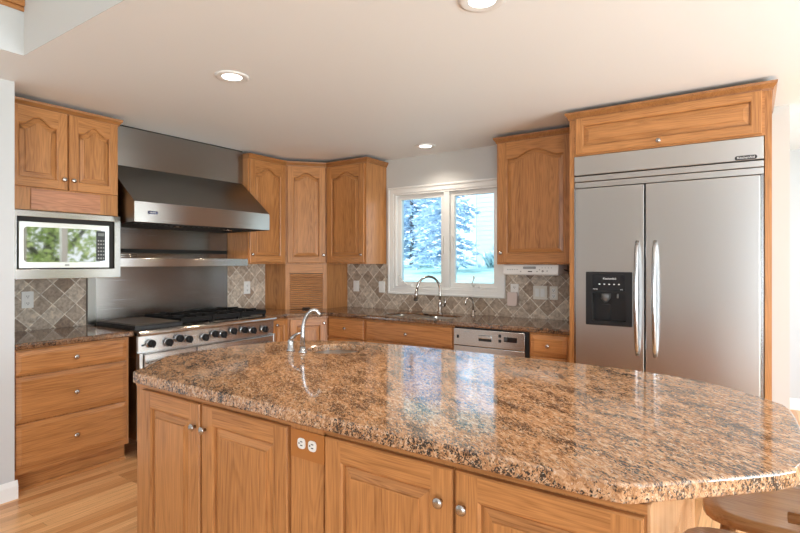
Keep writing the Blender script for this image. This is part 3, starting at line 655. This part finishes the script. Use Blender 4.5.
bm = B(); box(bm, 0.01, RW-0.01, 0.09, 0.61, 0.872, 0.890); obj('cooktop', bm, BLACK, rg)
ky = [1.995, 2.127, 2.21, 2.288, 2.428, 2.515, 2.594, 2.691, 2.798, 2.891, 3.018]; kz = [.795, .787, .806, .791, .788, .804, .790, .806, .804, .790, .787]
k0 = None
for a, z in zip(ky, kz):
    if k0 is None:
        bm = B(); lathe(bm, [(0.031, 0), (0.031, 0.004), (0.029, 0.006), (0.0, 0.006)], 20, M=Rx(PI/2)); k0 = obj('knob_bezel', bm, CHROME, rg)
        bm = B(); lathe(bm, [(0.027, 0.008), (0.026, 0.030), (0.023, 0.036), (0, 0.036)], 20, M=Rx(PI/2)); box(bm, -0.006, 0.006, -0.044, -0.034, -0.026, 0.026); k1 = obj('knob', bm, KNOBB, k0)
        o = k0
    else:
        o = k0.copy(); C.objects.link(o); o.parent = rg; q = k1.copy(); C.objects.link(q); q.parent = o
    o.location = (a-1.905, 0.004, z)
bm = B(); box(bm, 0.028, 0.046, 0.0, 0.007, 0.782, 0.795); obj('power_switch', bm, BLACK, rp)
for x in (0.0, RW-0.026):
    bm = B(); box(bm, x, x+0.026, -0.016, 0.02, 0.135, 0.738); obj('side_trim', bm, STEELF, rg, bev=0.003)
for a, b in ((0.032, 0.44), (0.448, RW-0.032)):
    bm = B(); box(bm, a, b, -0.022, 0.02, 0.245, 0.728); od = obj('oven_door', bm, STEEL, rg, bev=0.006)
    bm = B(); box(bm, a+0.07, b-0.07, -0.024, -0.021, 0.36, 0.58); obj('oven_window', bm, BLACKG, od)
    bm = B(); tube(bm, [(a+0.02, -0.07, 0.665), (b-0.02, -0.07, 0.665)], 0.014, 12)
    for x in (a+0.03, b-0.03): tube(bm, [(x, -0.018, 0.665), (x, -0.07, 0.665)], 0.010, 8)
    obj('handle', bm, STEEL, od)
bm = B(); box(bm, 0.006, RW-0.006, -0.012, 0.02, 0.135, 0.235); obj('kick_panel', bm, STEEL, rg, bev=0.004)
for x in (0.05, RW-0.05):
    for y in (0.05, 0.56):
        bm = B(); lathe(bm, [(0.026, 0), (0.026, 0.02), (0.018, 0.03), (0.018, 0.13)], 14, M=T(x, y, 0)); obj('leg', bm, BLACK, rg)
# griddle with its cover, grates, burners
bm = B(); box(bm, 0.006, 0.372, 0.055, 0.60, 0.890, 0.922); gd = obj('griddle', bm, BLACK, rg, bev=0.004)
bm = B(); box(bm, 0.018, 0.360, 0.075, 0.585, 0.922, 0.927); obj('griddle_plate', bm, GRID, gd, bev=0.003)
for k in range(3):
    xa = 0.382+k*0.279; xb = xa+0.272
    bm = B()
    for y in (0.10, 0.345, 0.59): box(bm, xa, xb, y-0.010, y+0.010, 0.908, 0.942)
    for x in (xa, xb): box(bm, x-0.007 if x == xb else x, x if x == xb else x+0.007, 0.10, 0.59, 0.908, 0.942)
    for cy in (0.22, 0.47):
        cx = (xa+xb)/2
        for q in range(8):
            if q % 2 == 0:
                v_ = (math.cos(q*PI/4), math.sin(q*PI/4)); box(bm, 0.03, 0.128, -0.006, 0.006, 0.920, 0.954, M=T(cx, cy, 0) @ Rz(q*PI/4))
            else: box(bm, 0.035, 0.15, -0.005, 0.005, 0.915, 0.938, M=T(cx, cy, 0) @ Rz(q*PI/4))
    for x in (xa+0.01, xb-0.01):
        for y in (0.11, 0.58): box(bm, x-0.008, x+0.008, y-0.010, y+0.010, 0.888, 0.910)
    gr = obj('grate', bm, IRON, rg)
    for cy in (0.22, 0.47):
        b2 = B(); lathe(b2, [(0.055, 0.889), (0.055, 0.896), (0.040, 0.900), (0.040, 0.907), (0.034, 0.911), (0, 0.912)], 20, M=T((xa+xb)/2, cy, 0)); obj('burner', b2, IRON, rg)

# ------------------------------------------------------------------ steel back panel with shelf, hood, duct cover
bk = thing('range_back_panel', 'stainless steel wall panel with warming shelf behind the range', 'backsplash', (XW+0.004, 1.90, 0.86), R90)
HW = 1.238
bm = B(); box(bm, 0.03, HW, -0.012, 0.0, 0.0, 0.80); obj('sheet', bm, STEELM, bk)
bm = B(); box(bm, -0.03, 0.028, -0.030, 0.0, 0.035, 0.40); obj('edge_strip', bm, STEELD, bk)
bm = B(); box(bm, 0.004, HW, -0.314, -0.012, 0.476, 0.484); box(bm, 0.004, HW, -0.318, -0.308, 0.474, 0.541); obj('shelf', bm, STEEL, bk, bev=0.003)
bm = B(); box(bm, 0.02, HW-0.06, -0.085, -0.012, 0.586, 0.616); obj('vent_bar', bm, IRON, bk)
for z in (0.553, 0.566): 
    bm = B(); tube(bm, [(0.03, -0.30, z), (0.20, -0.30, z)], 0.004, 8); tube(bm, [(0.20, -0.30, z), (0.20, -0.012, z)], 0.004, 8); obj('shelf_rail', bm, NICKEL, bk)
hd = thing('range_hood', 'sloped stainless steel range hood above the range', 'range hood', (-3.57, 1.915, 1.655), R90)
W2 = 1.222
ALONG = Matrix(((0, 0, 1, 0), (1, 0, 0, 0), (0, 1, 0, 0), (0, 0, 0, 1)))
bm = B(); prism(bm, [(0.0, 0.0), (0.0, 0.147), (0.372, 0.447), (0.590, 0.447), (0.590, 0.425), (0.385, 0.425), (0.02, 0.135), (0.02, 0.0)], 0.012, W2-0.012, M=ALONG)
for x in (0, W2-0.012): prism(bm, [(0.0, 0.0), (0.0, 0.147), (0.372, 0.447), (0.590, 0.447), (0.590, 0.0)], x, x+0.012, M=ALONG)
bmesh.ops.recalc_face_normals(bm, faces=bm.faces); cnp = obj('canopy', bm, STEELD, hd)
bm = B(); box(bm, -0.001, W2+0.001, -0.004, 0.0, 0.0, 0.146); obj('front_lip', bm, STEEL, hd, bev=0.002)
bm = B(); box(bm, 0.004, W2-0.004, 0.003, 0.586, -0.002, 0.012)
for k in range(24): box(bm, 0.05+k*0.047, 0.075+k*0.047, 0.10, 0.55, -0.010, -0.001)
obj('filter', bm, DARK, hd)
for a in (0.435, 0.905):
    bm = B(); lathe(bm, [(0.032, -0.013), (0.040, -0.016), (0.046, -0.010), (0.046, -0.001)], 20, M=T(a, 0.18, 0)); lr = obj('lamp_ring', bm, CHROME, hd)
    bm = B(); lathe(bm, [(0.0, -0.013), (0.033, -0.0125)], 20, M=T(a, 0.18, 0)); obj('lamp_lens', bm, LENSW, lr)
    l = bpy.data.lights.new('lamp', 'SPOT'); l.energy = 7; l.spot_size = math.radians(150); l.spot_blend = 0.6; l.shadow_soft_size = 0.03; l.color = (1.0, 0.78, 0.55)
    o = bpy.data.objects.new('lamp', l); C.objects.link(o); o.parent = hd; o.location = (a, 0.18, -0.02)
bm = B(); plate(bm, rrect(0.094, 0.172, 0.058, 0.086, 0.003), [], 0.004, 0.006, M=FRONT); bd = obj('badge', bm, CHROME, hd)
bm = B(); plate(bm, rrect(0.098, 0.168, 0.062, 0.082, 0.002), [], 0.006, 0.0066, M=FRONT); obj('badge_field', bm, BLUE, bd)
lettering('badge_letters', 'VIKING', 0.016, WHITET, bd, (0.133, -0.0068, 0.072))
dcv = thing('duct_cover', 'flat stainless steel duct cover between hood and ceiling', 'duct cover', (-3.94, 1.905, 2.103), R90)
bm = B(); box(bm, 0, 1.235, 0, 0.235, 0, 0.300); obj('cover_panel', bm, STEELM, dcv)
bm = B(); box(bm, 0, 1.235, 0.006, 0.235, 0.300, 0.309); obj('top_seam', bm, BLACK, dcv)

# ------------------------------------------------------------------ refrigerator and its surround
YF = 3.56
fc = thing('refrigerator_surround', 'tall oak surround with lift-up cabinet door above the refrigerator', 'cabinet', (-1.028, YF, 0), 0)
FW = 1.124
bm = B(); box(bm, 0, 0.030, 0, 0.69, 0, 2.36, 0); obj('side_panel', bm, OAK, fc)
bm = B(); box(bm, FW-0.033, FW, 0, 0.69, 0, 2.36, 0); obj('side_panel', bm, OAK, fc)
bm = B(); box(bm, 0.030, FW-0.033, 0.0, 0.69, 2.088, 2.36, 1); obj('carcass', bm, OAK, fc)
door(fc, 0.042, FW-0.045, 2.098, 2.340, fw=0.048, knob=(0.552, 2.125), horiz=True, name='lift_door')
crown(fc, [(-1.028, 3.895), (-1.028, YF), (-1.028+FW, YF), (-1.028+FW, YW-0.012)], [(-1, 0), (-1, -1), (1, -1), (1, 0)])
fr = thing('refrigerator', 'built-in stainless steel side-by-side refrigerator with water dispenser', 'refrigerator', (-0.994, YF, 0), 0)
W3 = 1.052
bm = B(); box(bm, 0.0, W3, 0.03, 0.66, 0.02, 2.082); obj('body', bm, BLACK, fr)
bm = B(); box(bm, 0.0, W3, -0.012, 0.03, 1.955, 2.083); gq = obj('top_grille', bm, STEELF, fr, bev=0.003)
bm = B(); box(bm, 0.0, W3, -0.004, 0.03, 1.870, 1.908); box(bm, 0.0, W3, -0.008, 0.03, 1.912, 1.948); obj('grille_trim', bm, STEELF, fr, bev=0.003)
bm = B(); box(bm, 0.0, 0.010, -0.006, 0.03, 0.1, 1.868); box(bm, W3-0.012, W3, -0.006, 0.03, 0.1, 1.868); obj('side_trim', bm, CHROME, fr)
LD = B(); plate(LD, [(0.013, 0.11), (0.436, 0.11), (0.436, 1.863), (0.013, 1.863)], [[(0.095, 0.97), (0.095, 1.292), (0.357, 1.292), (0.357, 0.97)]], -0.03, 0.022, M=FRONT); ldo = obj('freezer_door', LD, STEELF, fr, bev=0.004)
bm = B(); box(bm, 0.445, W3-0.015, -0.022, 0.03, 0.11, 1.863); rdo = obj('refrigerator_door', bm, STEELF, fr, bev=0.004)
def fhandle(x, par):
    b = B(); P = []; R = []
    for k in range(17):
        u = k/16; z = 0.78+0.722*u; P.append((x, -0.022-0.062*math.sin(PI*u)**0.55-0.002, z)); R.append(0.0135 if 0 < k < 16 else 0.012)
    tube(b, P, R, 12); obj('handle', b, CHROME, par)
fhandle(0.398, ldo); fhandle(0.500, rdo)
bm = B(); plate(bm, rrect(0.082, 0.369, 0.955, 1.306, 0.006), [[(0.122, 0.985), (0.122, 1.165), (0.330, 1.165), (0.330, 0.985)]], 0.018, 0.030, M=FRONT); ds = obj('dispenser', bm, BLACK, ldo)
bm = B(); box(bm, 0.118, 0.334, 0.045, 0.05, 0.97, 1.17); box(bm, 0.116, 0.122, -0.02, 0.05, 0.97, 1.17); box(bm, 0.330, 0.336, -0.02, 0.05, 0.97, 1.17); box(bm, 0.116, 0.336, -0.02, 0.05, 1.165, 1.172); box(bm, 0.116, 0.336, -0.02, 0.05, 0.978, 0.985); obj('niche', bm, DARK, ds)
bm = B(); lathe(bm, [(0.010, 1.105), (0.030, 1.13), (0.034, 1.166)], 16, M=T(0.20, 0.005, 0)); obj('spout', bm, KNOBG, ds); bm = B(); tube(bm, [(0.275, 0.01, 1.165), (0.275, 0.005, 1.135)], 0.006, 8); obj('water_nozzle', bm, GREYP, ds)
bm = B(); box(bm, 0.175, 0.225, 0.02, 0.028, 1.0, 1.09); obj('paddle', bm, BLACK, ds)
bm = B(); plate(bm, rrect(0.125, 0.327, 1.182, 1.290, 0.003), [], 0.030, 0.0312, M=FRONT); dp = obj('control_panel', bm, BLACKG, ds)
for k in range(5):
    b2 = B(); x = 0.165+0.030*k; plate(b2, rrect(x, x+0.010, 1.222, 1.229, 0.002), [], 0.0312, 0.0320, M=FRONT); obj('button', b2, WHITET, dp)
lettering('brand_letters', 'KitchenAid', 0.018, WHITET, dp, (0.232, -0.0318, 1.262))
for a, s in ((0.143, 'WATER'), (0.305, 'ICE')): lettering('marking', s, 0.009, WHITET, dp, (a, -0.0318, 1.192))
bm = B(); plate(bm, rrect(0.915, 1.022, 1.958, 1.982, 0.011), [], 0.012, 0.016, M=FRONT); bd = obj('badge', bm, BLACK, gq)
lettering('badge_letters', 'KitchenAid', 0.019, WHITET, bd, (0.9685, -0.0164, 1.970))
bm = B(); box(bm, 0.0, W3, 0.04, 0.06, 0.0, 0.10); obj('kick_plate', bm, BLACK, fr)

# ------------------------------------------------------------------ wall plates, radio
def plate_thing(name, label, cat, loc, rz, wd, ht, sockets, m=WHITE, rocker=False, group=None, horizontal=False):
    t = thing(name, label, cat, loc, rz, group)
    b = B(); plate(b, rrect(-wd/2, wd/2, -ht/2, ht/2, 0.004), [], 0.0, 0.006, M=FRONT); obj('cover_plate', b, m, t, bev=0.002)
    for (x, z) in sockets:
        b = B()
        if rocker: plate(b, rrect(x-0.017, x+0.017, z-0.034, z+0.034, 0.002), [], 0.006, 0.010, M=FRONT); obj('rocker', b, m if m is not IVORY else WHITE, t, bev=0.002)
        else:
            prism(b, rrect(x-0.017, x+0.017, z-0.017, z+0.017, 0.012), 0.006, 0.009, M=FRONT); s_ = obj('socket', b, WHITE, t)
            b = B()
            if horizontal:
                for dz in (-0.006, 0.006): box(b, x-0.004, x+0.006, -0.0095, -0.0088, z+dz-0.0015, z+dz+0.0015)
                box(b, x-0.012, x-0.007, -0.0095, -0.0088, z-0.0025, z+0.0025)
            else:
                for dx_ in (-0.006, 0.006): box(b, x+dx_-0.0015, x+dx_+0.0015, -0.0095, -0.0088, z-0.004, z+0.006)
                box(b, x-0.0025, x+0.0025, -0.0095, -0.0088, z-0.012, z-0.007)
            obj('slots', b, DARK, s_)
    return t
xw = XW+0.008
plate_thing('power_outlet', 'white double outlet on the tile below the microwave', 'outlet', (xw, 1.486, 1.107), R90, 0.072, 0.115, [(0, 0.024), (0, -0.024)])
plate_thing('power_outlet', 'white double outlet on the tile just right of the range', 'outlet', (xw, 3.376, 1.115), R90, 0.075, 0.125, [(0, 0.024), (0, -0.024)])
yw = YW-0.008
plate_thing('light_switch', 'single white wall switch beside the appliance garage', 'light switch', (-3.475, yw, 1.115), 0, 0.075, 0.115, [(0, 0)], WHITE, True)
plate_thing('light_switch', 'single white wall switch at the corner of the window casing', 'light switch', (-3.135, yw, 1.115), 0, 0.073, 0.115, [(0, 0)], WHITE, True)
plate_thing('power_outlet', 'white outlet with an air freshener plugged in', 'outlet', (-1.700, yw, 1.128), 0, 0.072, 0.105, [(0, 0.024), (0, -0.024)])
plate_thing('light_switch', 'wide two-gang ivory switch plate under the radio', 'light switch', (-1.474, yw, 1.112), 0, 0.118, 0.115, [(-0.023, 0), (0.023, 0)], IVORY, True)
plate_thing('power_outlet', 'ivory double outlet next to the wide switch plate', 'outlet', (-1.357, yw, 1.112), 0, 0.068, 0.112, [(0, 0.024), (0, -0.024)], IVORY)
af = thing('air_freshener', 'pale plug-in air freshener hanging from the outlet by the window', 'air freshener', (-1.708, yw-0.0095, 1.05), 0)
bm = B(); plate(bm, rrect(-0.043, 0.043, -0.058, 0.058, 0.012), [], 0.001, 0.035, M=FRONT); obj('body', bm, PINKP, af, bev=0.008, seg=3)
rd = thing('under_cabinet_radio', 'white under-cabinet radio with display and buttons', 'radio', (-1.68, 3.95, 1.265), 0)
bm = B(); prism(bm, [(0.012, 0.0), (0.0, 0.012), (0.008, 0.085), (0.25, 0.085), (0.25, 0.01)][::-1], 0, 0.452, M=ALONG); bmesh.ops.recalc_face_normals(bm, faces=bm.faces); obj('body', bm, WHITE, rd, bev=0.003)
bm = B(); plate(bm, rrect(0.17, 0.275, 0.050, 0.070, 0.006), [], -0.004, 0.0, M=FRONT); obj('display', bm, GREYP, rd)
bm = B(); plate(bm, rrect(0.21, 0.245, 0.026, 0.034, 0.002), [], 0.001, 0.004, M=T(0, 0.004, 0) @ FRONT); obj('disc_slot', bm, DARK, rd)
for x, z, r_ in ((0.04, 0.045, 0.004), (0.06, 0.045, 0.004), (0.08, 0.045, 0.004), (0.10, 0.045, 0.004), (0.12, 0.045, 0.004), (0.15, 0.03, 0.005), (0.285, 0.03, 0.005), (0.305, 0.045, 0.004), (0.33, 0.033, 0.009), (0.365, 0.035, 0.005), (0.325, 0.06, 0.003), (0.35, 0.06, 0.003), (0.375, 0.06, 0.003), (0.40, 0.06, 0.003)):
    bm = B(); lathe(bm, [(r_, 0), (r_, 0.005), (0, 0.0055)], 10, M=T(x, 0.006, z) @ Rx(PI/2)); obj('button', bm, GREYP, rd)
bm = B(); tube(bm, [(0.45, 0.15, 0.045), (0.50, 0.16, 0.03), (0.56, 0.20, 0.0), (0.62, 0.24, -0.03), (0.64, 0.28, -0.04)], 0.004, 8); obj('cord', bm, BLACK, rd)

# ------------------------------------------------------------------ island
isl = thing('island_cabinet', 'large oak kitchen island cabinet with four raised-panel doors', 'kitchen island', (-2.24, 1.215, 0), 0)
IW = 2.056
bm = B(); plate(bm, [(0, 0), (IW, 0), (IW, 1.035), (0.25, 1.035), (0, 0.7)], [], 0.1, 0.60)
ci = B(); plate(ci, [(0, 0), (IW, 0), (IW, 1.035), (0.25, 1.035), (0, 0.7)], [[(0.10, 0.10), (0.10, 0.6), (0.3, 0.98), (1.9, 0.98), (1.9, 0.10)]], 0.60, 0.8475)
me = bpy.data.meshes.new('t'); ci.to_mesh(me); ci.free(); bm.from_mesh(me); obj('carcass', bm, OAK, isl)
bm = B(); plate(bm, [(0.02, 0.06), (IW-0.04, 0.06), (IW-0.04, 0.98), (0.27, 0.98), (0.02, 0.68)], [], 0.0, 0.1); obj('toe_kick', bm, OAK, isl)
ox = 2.24
door(isl, -2.168+ox, -1.758+ox, 0.115, 0.822, fw=0.066, knob=(-1.782+ox, 0.732)); door(isl, -1.742+ox, -1.274+ox, 0.115, 0.822, fw=0.066, knob=(-1.718+ox, 0.732))
door(isl, -1.106+ox, -0.652+ox, 0.115, 0.822, fw=0.066, knob=(-0.686+ox, 0.732)); door(isl, -0.644+ox, -0.190+ox, 0.115, 0.822, fw=0.066, knob=(-0.617+ox, 0.732))
bm = B(); box(bm, -1.262+ox, -1.118+ox, -0.012, 0.0, 0.115, 0.838); obj('filler_panel', bm, OV, isl, bev=0.002)
bm = B(); box(bm, 0.0, IW, -0.006, 0.0, 0.828, 0.8475); obj('top_rail', bm, OH, isl)
bm = B(); box(bm, IW, IW+0.006, -0.006, 1.035, 0.10, 0.8475); obj('end_panel', bm, oak('pale_veneer', 2, (0.62, 0.36, 0.19), (0.46, 0.24, 0.11), 0.2), isl)
plate_thing('power_outlet', 'oak-coloured outlet plate on the island front with white sockets', 'outlet', (-1.183, 1.203, 0.777), 0, 0.148, 0.092, [(-0.024, 0.004), (0.024, 0.004)], OUTLETB, horizontal=True)
outline = [(-2.205, 1.178), (-1.2, 1.176), (-0.27, 1.176), (-0.235, 1.180), (-0.20, 1.200), (-0.115, 1.283), (-0.03, 1.366), (0.05, 1.448), (0.085, 1.495), (0.104, 1.56), (0.116, 1.70), (0.118, 1.85), (0.114, 2.0), (0.106, 2.09), (0.088, 2.155), (0.03, 2.225), (-0.06, 2.315), (-0.17, 2.395), (-0.28, 2.435), (-0.42, 2.462), (-0.7, 2.480), (-1.2, 2.478), (-1.66, 2.455), (-1.85, 2.432), (-2.01, 2.390), (-2.17, 2.315), (-2.285, 2.235), (-2.36, 2.12), (-2.425, 1.93), (-2.468, 1.70), (-2.474, 1.58), (-2.455, 1.475), (-2.36, 1.365), (-2.245, 1.215), (-2.232, 1.192)]
bsx, bsy, bsr = -1.895, 2.145, 0.155
hole = [(bsx+bsr*math.cos(2*PI*k/32), bsy+bsr*math.sin(2*PI*k/32)) for k in range(32)]
bm = B(); plate(bm, outline, [hole[::-1]], 0.848, ZT)
tag(obj('island_countertop', bm, GRAN, bev=0.017, seg=4, ang=50), 'big polished brown granite countertop on the island', 'countertop')
bs = thing('bar_sink', 'small round stainless steel sink set in the island top', 'sink', (bsx, bsy, 0.70), 0)
bm = B(); lathe(bm, [(0.1515, 0.158), (0.149, 0.145), (0.140, 0.10), (0.122, 0.055), (0.09, 0.02), (0.04, 0.0)], 32); bmesh.ops.recalc_face_normals(bm, faces=bm.faces)
o = obj('bowl', bm, SINK, bs); s = o.modifiers.new('gauge', 'SOLIDIFY'); s.thickness = 0.002
bm = B(); lathe(bm, [(0.0, 0.003), (0.03, 0.004), (0.036, 0.002)], 20); obj('drain', bm, CHROME, o)
bf = thing('bar_faucet', 'slim curved chrome faucet with separate lever on the island', 'faucet', (-1.955, 1.945, ZT), 0)
bm = B(); lathe(bm, [(0.023, 0), (0.023, 0.006), (0.016, 0.012), (0.0145, 0.03)], 18)
ux, uy = 0.82, 0.57
arc = [(ux*q, uy*q, z) for q, z in ((0, 0.02), (0, 0.09), (0.003, 0.14), (0.012, 0.176), (0.027, 0.204), (0.045, 0.221), (0.062, 0.226), (0.076, 0.220), (0.085, 0.207), (0.087, 0.188))]
tube(bm, arc, [0.0135, 0.012]+[0.0105]*(len(arc)-2), 12); obj('spout', bm, CHROME, bf)
bm = B(); M_ = T(-0.085, -0.005, 0); lathe(bm, [(0.022, 0), (0.022, 0.006), (0.016, 0.012), (0.016, 0.05), (0.014, 0.062), (0, 0.066)], 18, M=M_)
tube(bm, [(-0.085, -0.005, 0.052), (-0.076, 0.0, 0.074), (-0.052, 0.010, 0.093), (-0.016, 0.026, 0.104)], [0.014, 0.011, 0.007, 0.005], 10); obj('lever', bm, CHROME, bf)

# ------------------------------------------------------------------ stools on the far side of the island
def stool(loc, rz, label):
    t = thing('bar_stool', label, 'stool', (loc[0], loc[1], 0), rz, 'bar stools at the island')
    P = []
    for k in range(48):                      # rounded square seat
        a = 2*PI*k/48; c, s = math.cos(a), math.sin(a); n_ = 4.0
        q = (abs(c)**n_+abs(s)**n_)**(-1/n_); P.append((0.215*q*c, 0.205*q*s))
    b = B(); ls = [(0.90, 0.585), (1.0, 0.592), (1.0, 0.610), (0.985, 0.620), (0.80, 0.616), (0.45, 0.611)]
    rr = [[b.verts.new((x*f_, y*f_, z)) for x, y in P] for f_, z in ls]
    for a_, c_ in zip(rr, rr[1:]):
        for k in range(48): face(b, [a_[k], a_[(k+1) % 48], c_[(k+1) % 48], c_[k]], 0, True)
    face(b, rr[0][::-1]); face(b, rr[-1]); obj('seat', b, SEAT, t)
    for sx in (-1, 1):
        for sy in (-1, 1):
            b = B(); tube(b, [(sx*0.14, sy*0.14, 0.588), (sx*0.17, sy*0.17, 0.30), (sx*0.195, sy*0.195, 0.0)], [0.019, 0.021, 0.015], 12); obj('leg', b, SEAT, t)
    for s in (-1, 1):
        b = B(); tube(b, [(-0.178, s*0.178, 0.2), (0.178, s*0.178, 0.2)], 0.012, 10); obj('stretcher', b, SEAT, t)
        b = B(); tube(b, [(s*0.172, -0.172, 0.27), (s*0.172, 0.172, 0.27)], 0.012, 10); obj('stretcher', b, SEAT, t)
    b = B(); tube(b, [(0.03, -0.185, 0.70)]+[(0.03+0.165*math.sin(PI*k/12), -0.185*math.cos(PI*k/12), 0.70+0.012*math.sin(PI*k/12)) for k in range(1, 12)]+[(0.03, 0.185, 0.70)], 0.014, 12); obj('back_rail', b, SEAT, t)
    for a in (-75, -40, 0, 40, 75):
        a_ = math.radians(a); b = B(); tube(b, [(0.02+0.15*math.cos(a_), 0.165*math.sin(a_), 0.612), (0.03+0.165*math.cos(a_), 0.185*math.sin(a_), 0.70)], 0.008, 8); obj('spindle', b, SEAT, t)
    return t
stool((0.05, 1.505), 0.0, 'wooden stool at the cut corner of the island, mostly below the picture')
stool((0.085, 1.985), 0.0, 'wooden stool with wide seat tucked under the island overhang')

# ------------------------------------------------------------------ outside
bm = B()
prof = [(4.45, 0.45), (6.5, 0.80), (9.0, 1.05), (13.0, 1.27), (17.0, 1.36), (60.0, 1.38)]
vs = [[bm.verts.new((x, y, z)) for x in (-60, 0.0)] for y, z in prof]
for a, b in zip(vs, vs[1:]): face(bm, [a[0], a[1], b[1], b[0]])
struct('ground_lawn', bm, LAWN)
bm = B(); box(bm, 3.6, 40, -20, 40, -0.3, -0.2); struct('ground_yard', bm, LEAF)
def spruce(loc, h, r0, label, seed):
    rnd = random.Random(seed)
    t = thing('spruce_tree', label, 'tree', loc, 0, 'spruces outside the window')
    b = B(); tube(b, [(0, 0, -0.1), (0, 0, h*0.5), (0, 0, h*0.98)], [0.07, 0.04, 0.01], 8); obj('trunk', b, BARK, t)
    b = B(); z = 0.35
    while z < h*0.98:
        R = r0*(1-z/h)**0.85+0.05
        for k in range(9):
            a = rnd.random()*2*PI; L = R*rnd.uniform(0.75, 1.1); steps = max(3, int(L/0.085))
            for s in range(steps):
                f = (s+0.6)/steps; c = Vector((math.cos(a)*L*f, math.sin(a)*L*f, z-0.28*L*f*f+rnd.uniform(-0.04, 0.04)))
                for q in range(3):
                    d = Vector((math.cos(a)+rnd.uniform(-0.9, 0.9), math.sin(a)+rnd.uniform(-0.9, 0.9), rnd.uniform(-0.6, 0.25))).normalized()*rnd.uniform(0.10, 0.20)
                    n_ = Vector((rnd.uniform(-1, 1), rnd.uniform(-1, 1), rnd.uniform(-1, 1))).normalized()*0.045
                    face(b, [b.verts.new(c-n_), b.verts.new(c+n_), b.verts.new(c+d)])
        z += 0.155
    obj('foliage', b, SPRUCE, t); return t
spruce((-7.95, 12.2, 1.18), 8.0, 1.3, 'blue spruce filling the left window pane', 3)
spruce((-5.87, 10.4, 1.12), 7.5, 0.8, 'slimmer blue spruce in front of the neighbouring house', 5)
spruce((-13.6, 19.0, 1.34), 8.0, 1.8, 'farther blue spruce showing behind the left one', 9)
nh = thing('neighbour_house', 'pale house wall with lapped siding beyond the window', 'house', (-6.40, 13.0, 1.2), 0)
bm = B()
for k in range(46): prism(bm, [(0.0, k*0.13), (0.0, k*0.13+0.132), (-0.004, k*0.13+0.132), (-0.012, k*0.13)], 0.05, 9.0, M=ALONG)
bmesh.ops.recalc_face_normals(bm, faces=bm.faces); obj('siding', bm, SIDING, nh)
bm = B(); box(bm, -0.05, 0.09, -0.05, 0.1, -0.2, 6.0); obj('corner_board', bm, TRIMW, nh)
bm = B(); box(bm, 0.0, 9.0, 0.0, 3.0, -0.2, 6.0); obj('wall', bm, SIDING, nh)
bm = B(); tube(bm, [(0.35, -0.08, -0.1), (0.35, -0.08, 0.42)], 0.02, 8); tube(bm, [(0.35, -0.08, 0.42), (1.3, -0.08, 0.40)], 0.014, 8); obj('railing', bm, TRIMW, nh)  # post and rail of a small railing beside the house
def tuft(loc, n_, label, seed):
    rnd = random.Random(seed); b = B()
    for k in range(n_):
        a = rnd.random()*2*PI; L = rnd.uniform(0.25, 0.5); o_ = Vector((rnd.uniform(-0.15, 0.15), rnd.uniform(-0.15, 0.15), 0)); d = Vector((math.cos(a)*L*0.6, math.sin(a)*L*0.6, L*rnd.uniform(0.6, 1)))
        s = Vector((-math.sin(a), math.cos(a), 0))*0.02; m_ = o_+d*0.6+Vector((0, 0, 0.05))
        v_ = [b.verts.new(q) for q in (o_-s*0.5, o_+s*0.5, m_+s, o_+d, m_-s)]; face(b, v_)
    o = obj('garden_shrub', b, SHRUB, loc=loc); tag(o, label, 'plant', 'low garden plants along the house'); return o
for k, (x, y) in enumerate(((-5.4, 12.2), (-4.5, 12.3), (-3.5, 12.3), (-2.5, 12.3))):
    tuft((x, y, 1.22), 90, ('low leafy plant nearest the spruce by the house wall', 'second low leafy plant along the house wall from the spruce', 'third low leafy plant along the house wall from the spruce', 'last low leafy plant along the house wall')[k], 20+k)
def leafy(loc, h, r, label, seed):
    rnd = random.Random(seed); t = thing('leafy_tree', label, 'tree', loc, 0, 'trees beyond the dining window')
    b = B(); tube(b, [(0, 0, -0.1), (0.1, 0.05, h*0.35), (-0.1, 0.2, h*0.7)], [0.19, 0.15, 0.06], 10); tube(b, [(0.1, 0.05, h*0.35), (0.3, -0.8, h*0.65)], [0.10, 0.04], 8); tube(b, [(0.05, 0.05, h*0.3), (-0.2, 0.9, h*0.6)], [0.10, 0.04], 8); obj('trunk', b, BARK, t)
    b = B(); cl = [(rnd.gauss(0, r*0.5), rnd.gauss(0, r*0.55), h*rnd.uniform(0.28, 1.0)) for _ in range(34)]
    for c in cl:
        for k in range(110):
            p = Vector(c)+Vector((rnd.gauss(0, 0.28), rnd.gauss(0, 0.28), rnd.gauss(0, 0.22))); u = Vector((rnd.uniform(-1, 1), rnd.uniform(-1, 1), rnd.uniform(-1, 1))).normalized()*0.075; v_ = u.orthogonal().normalized()*0.05
            face(b, [b.verts.new(q) for q in (p-u, p+v_, p+u, p-v_)])
    obj('foliage', b, LEAF, t); return t
leafy((7.2, 5.6, -0.2), 4.2, 1.4, 'leafy tree outside the dining room window', 31)
leafy((9.6, 10.2, -0.2), 5.0, 1.5, 'second leafy tree farther along outside the dining room window', 32)
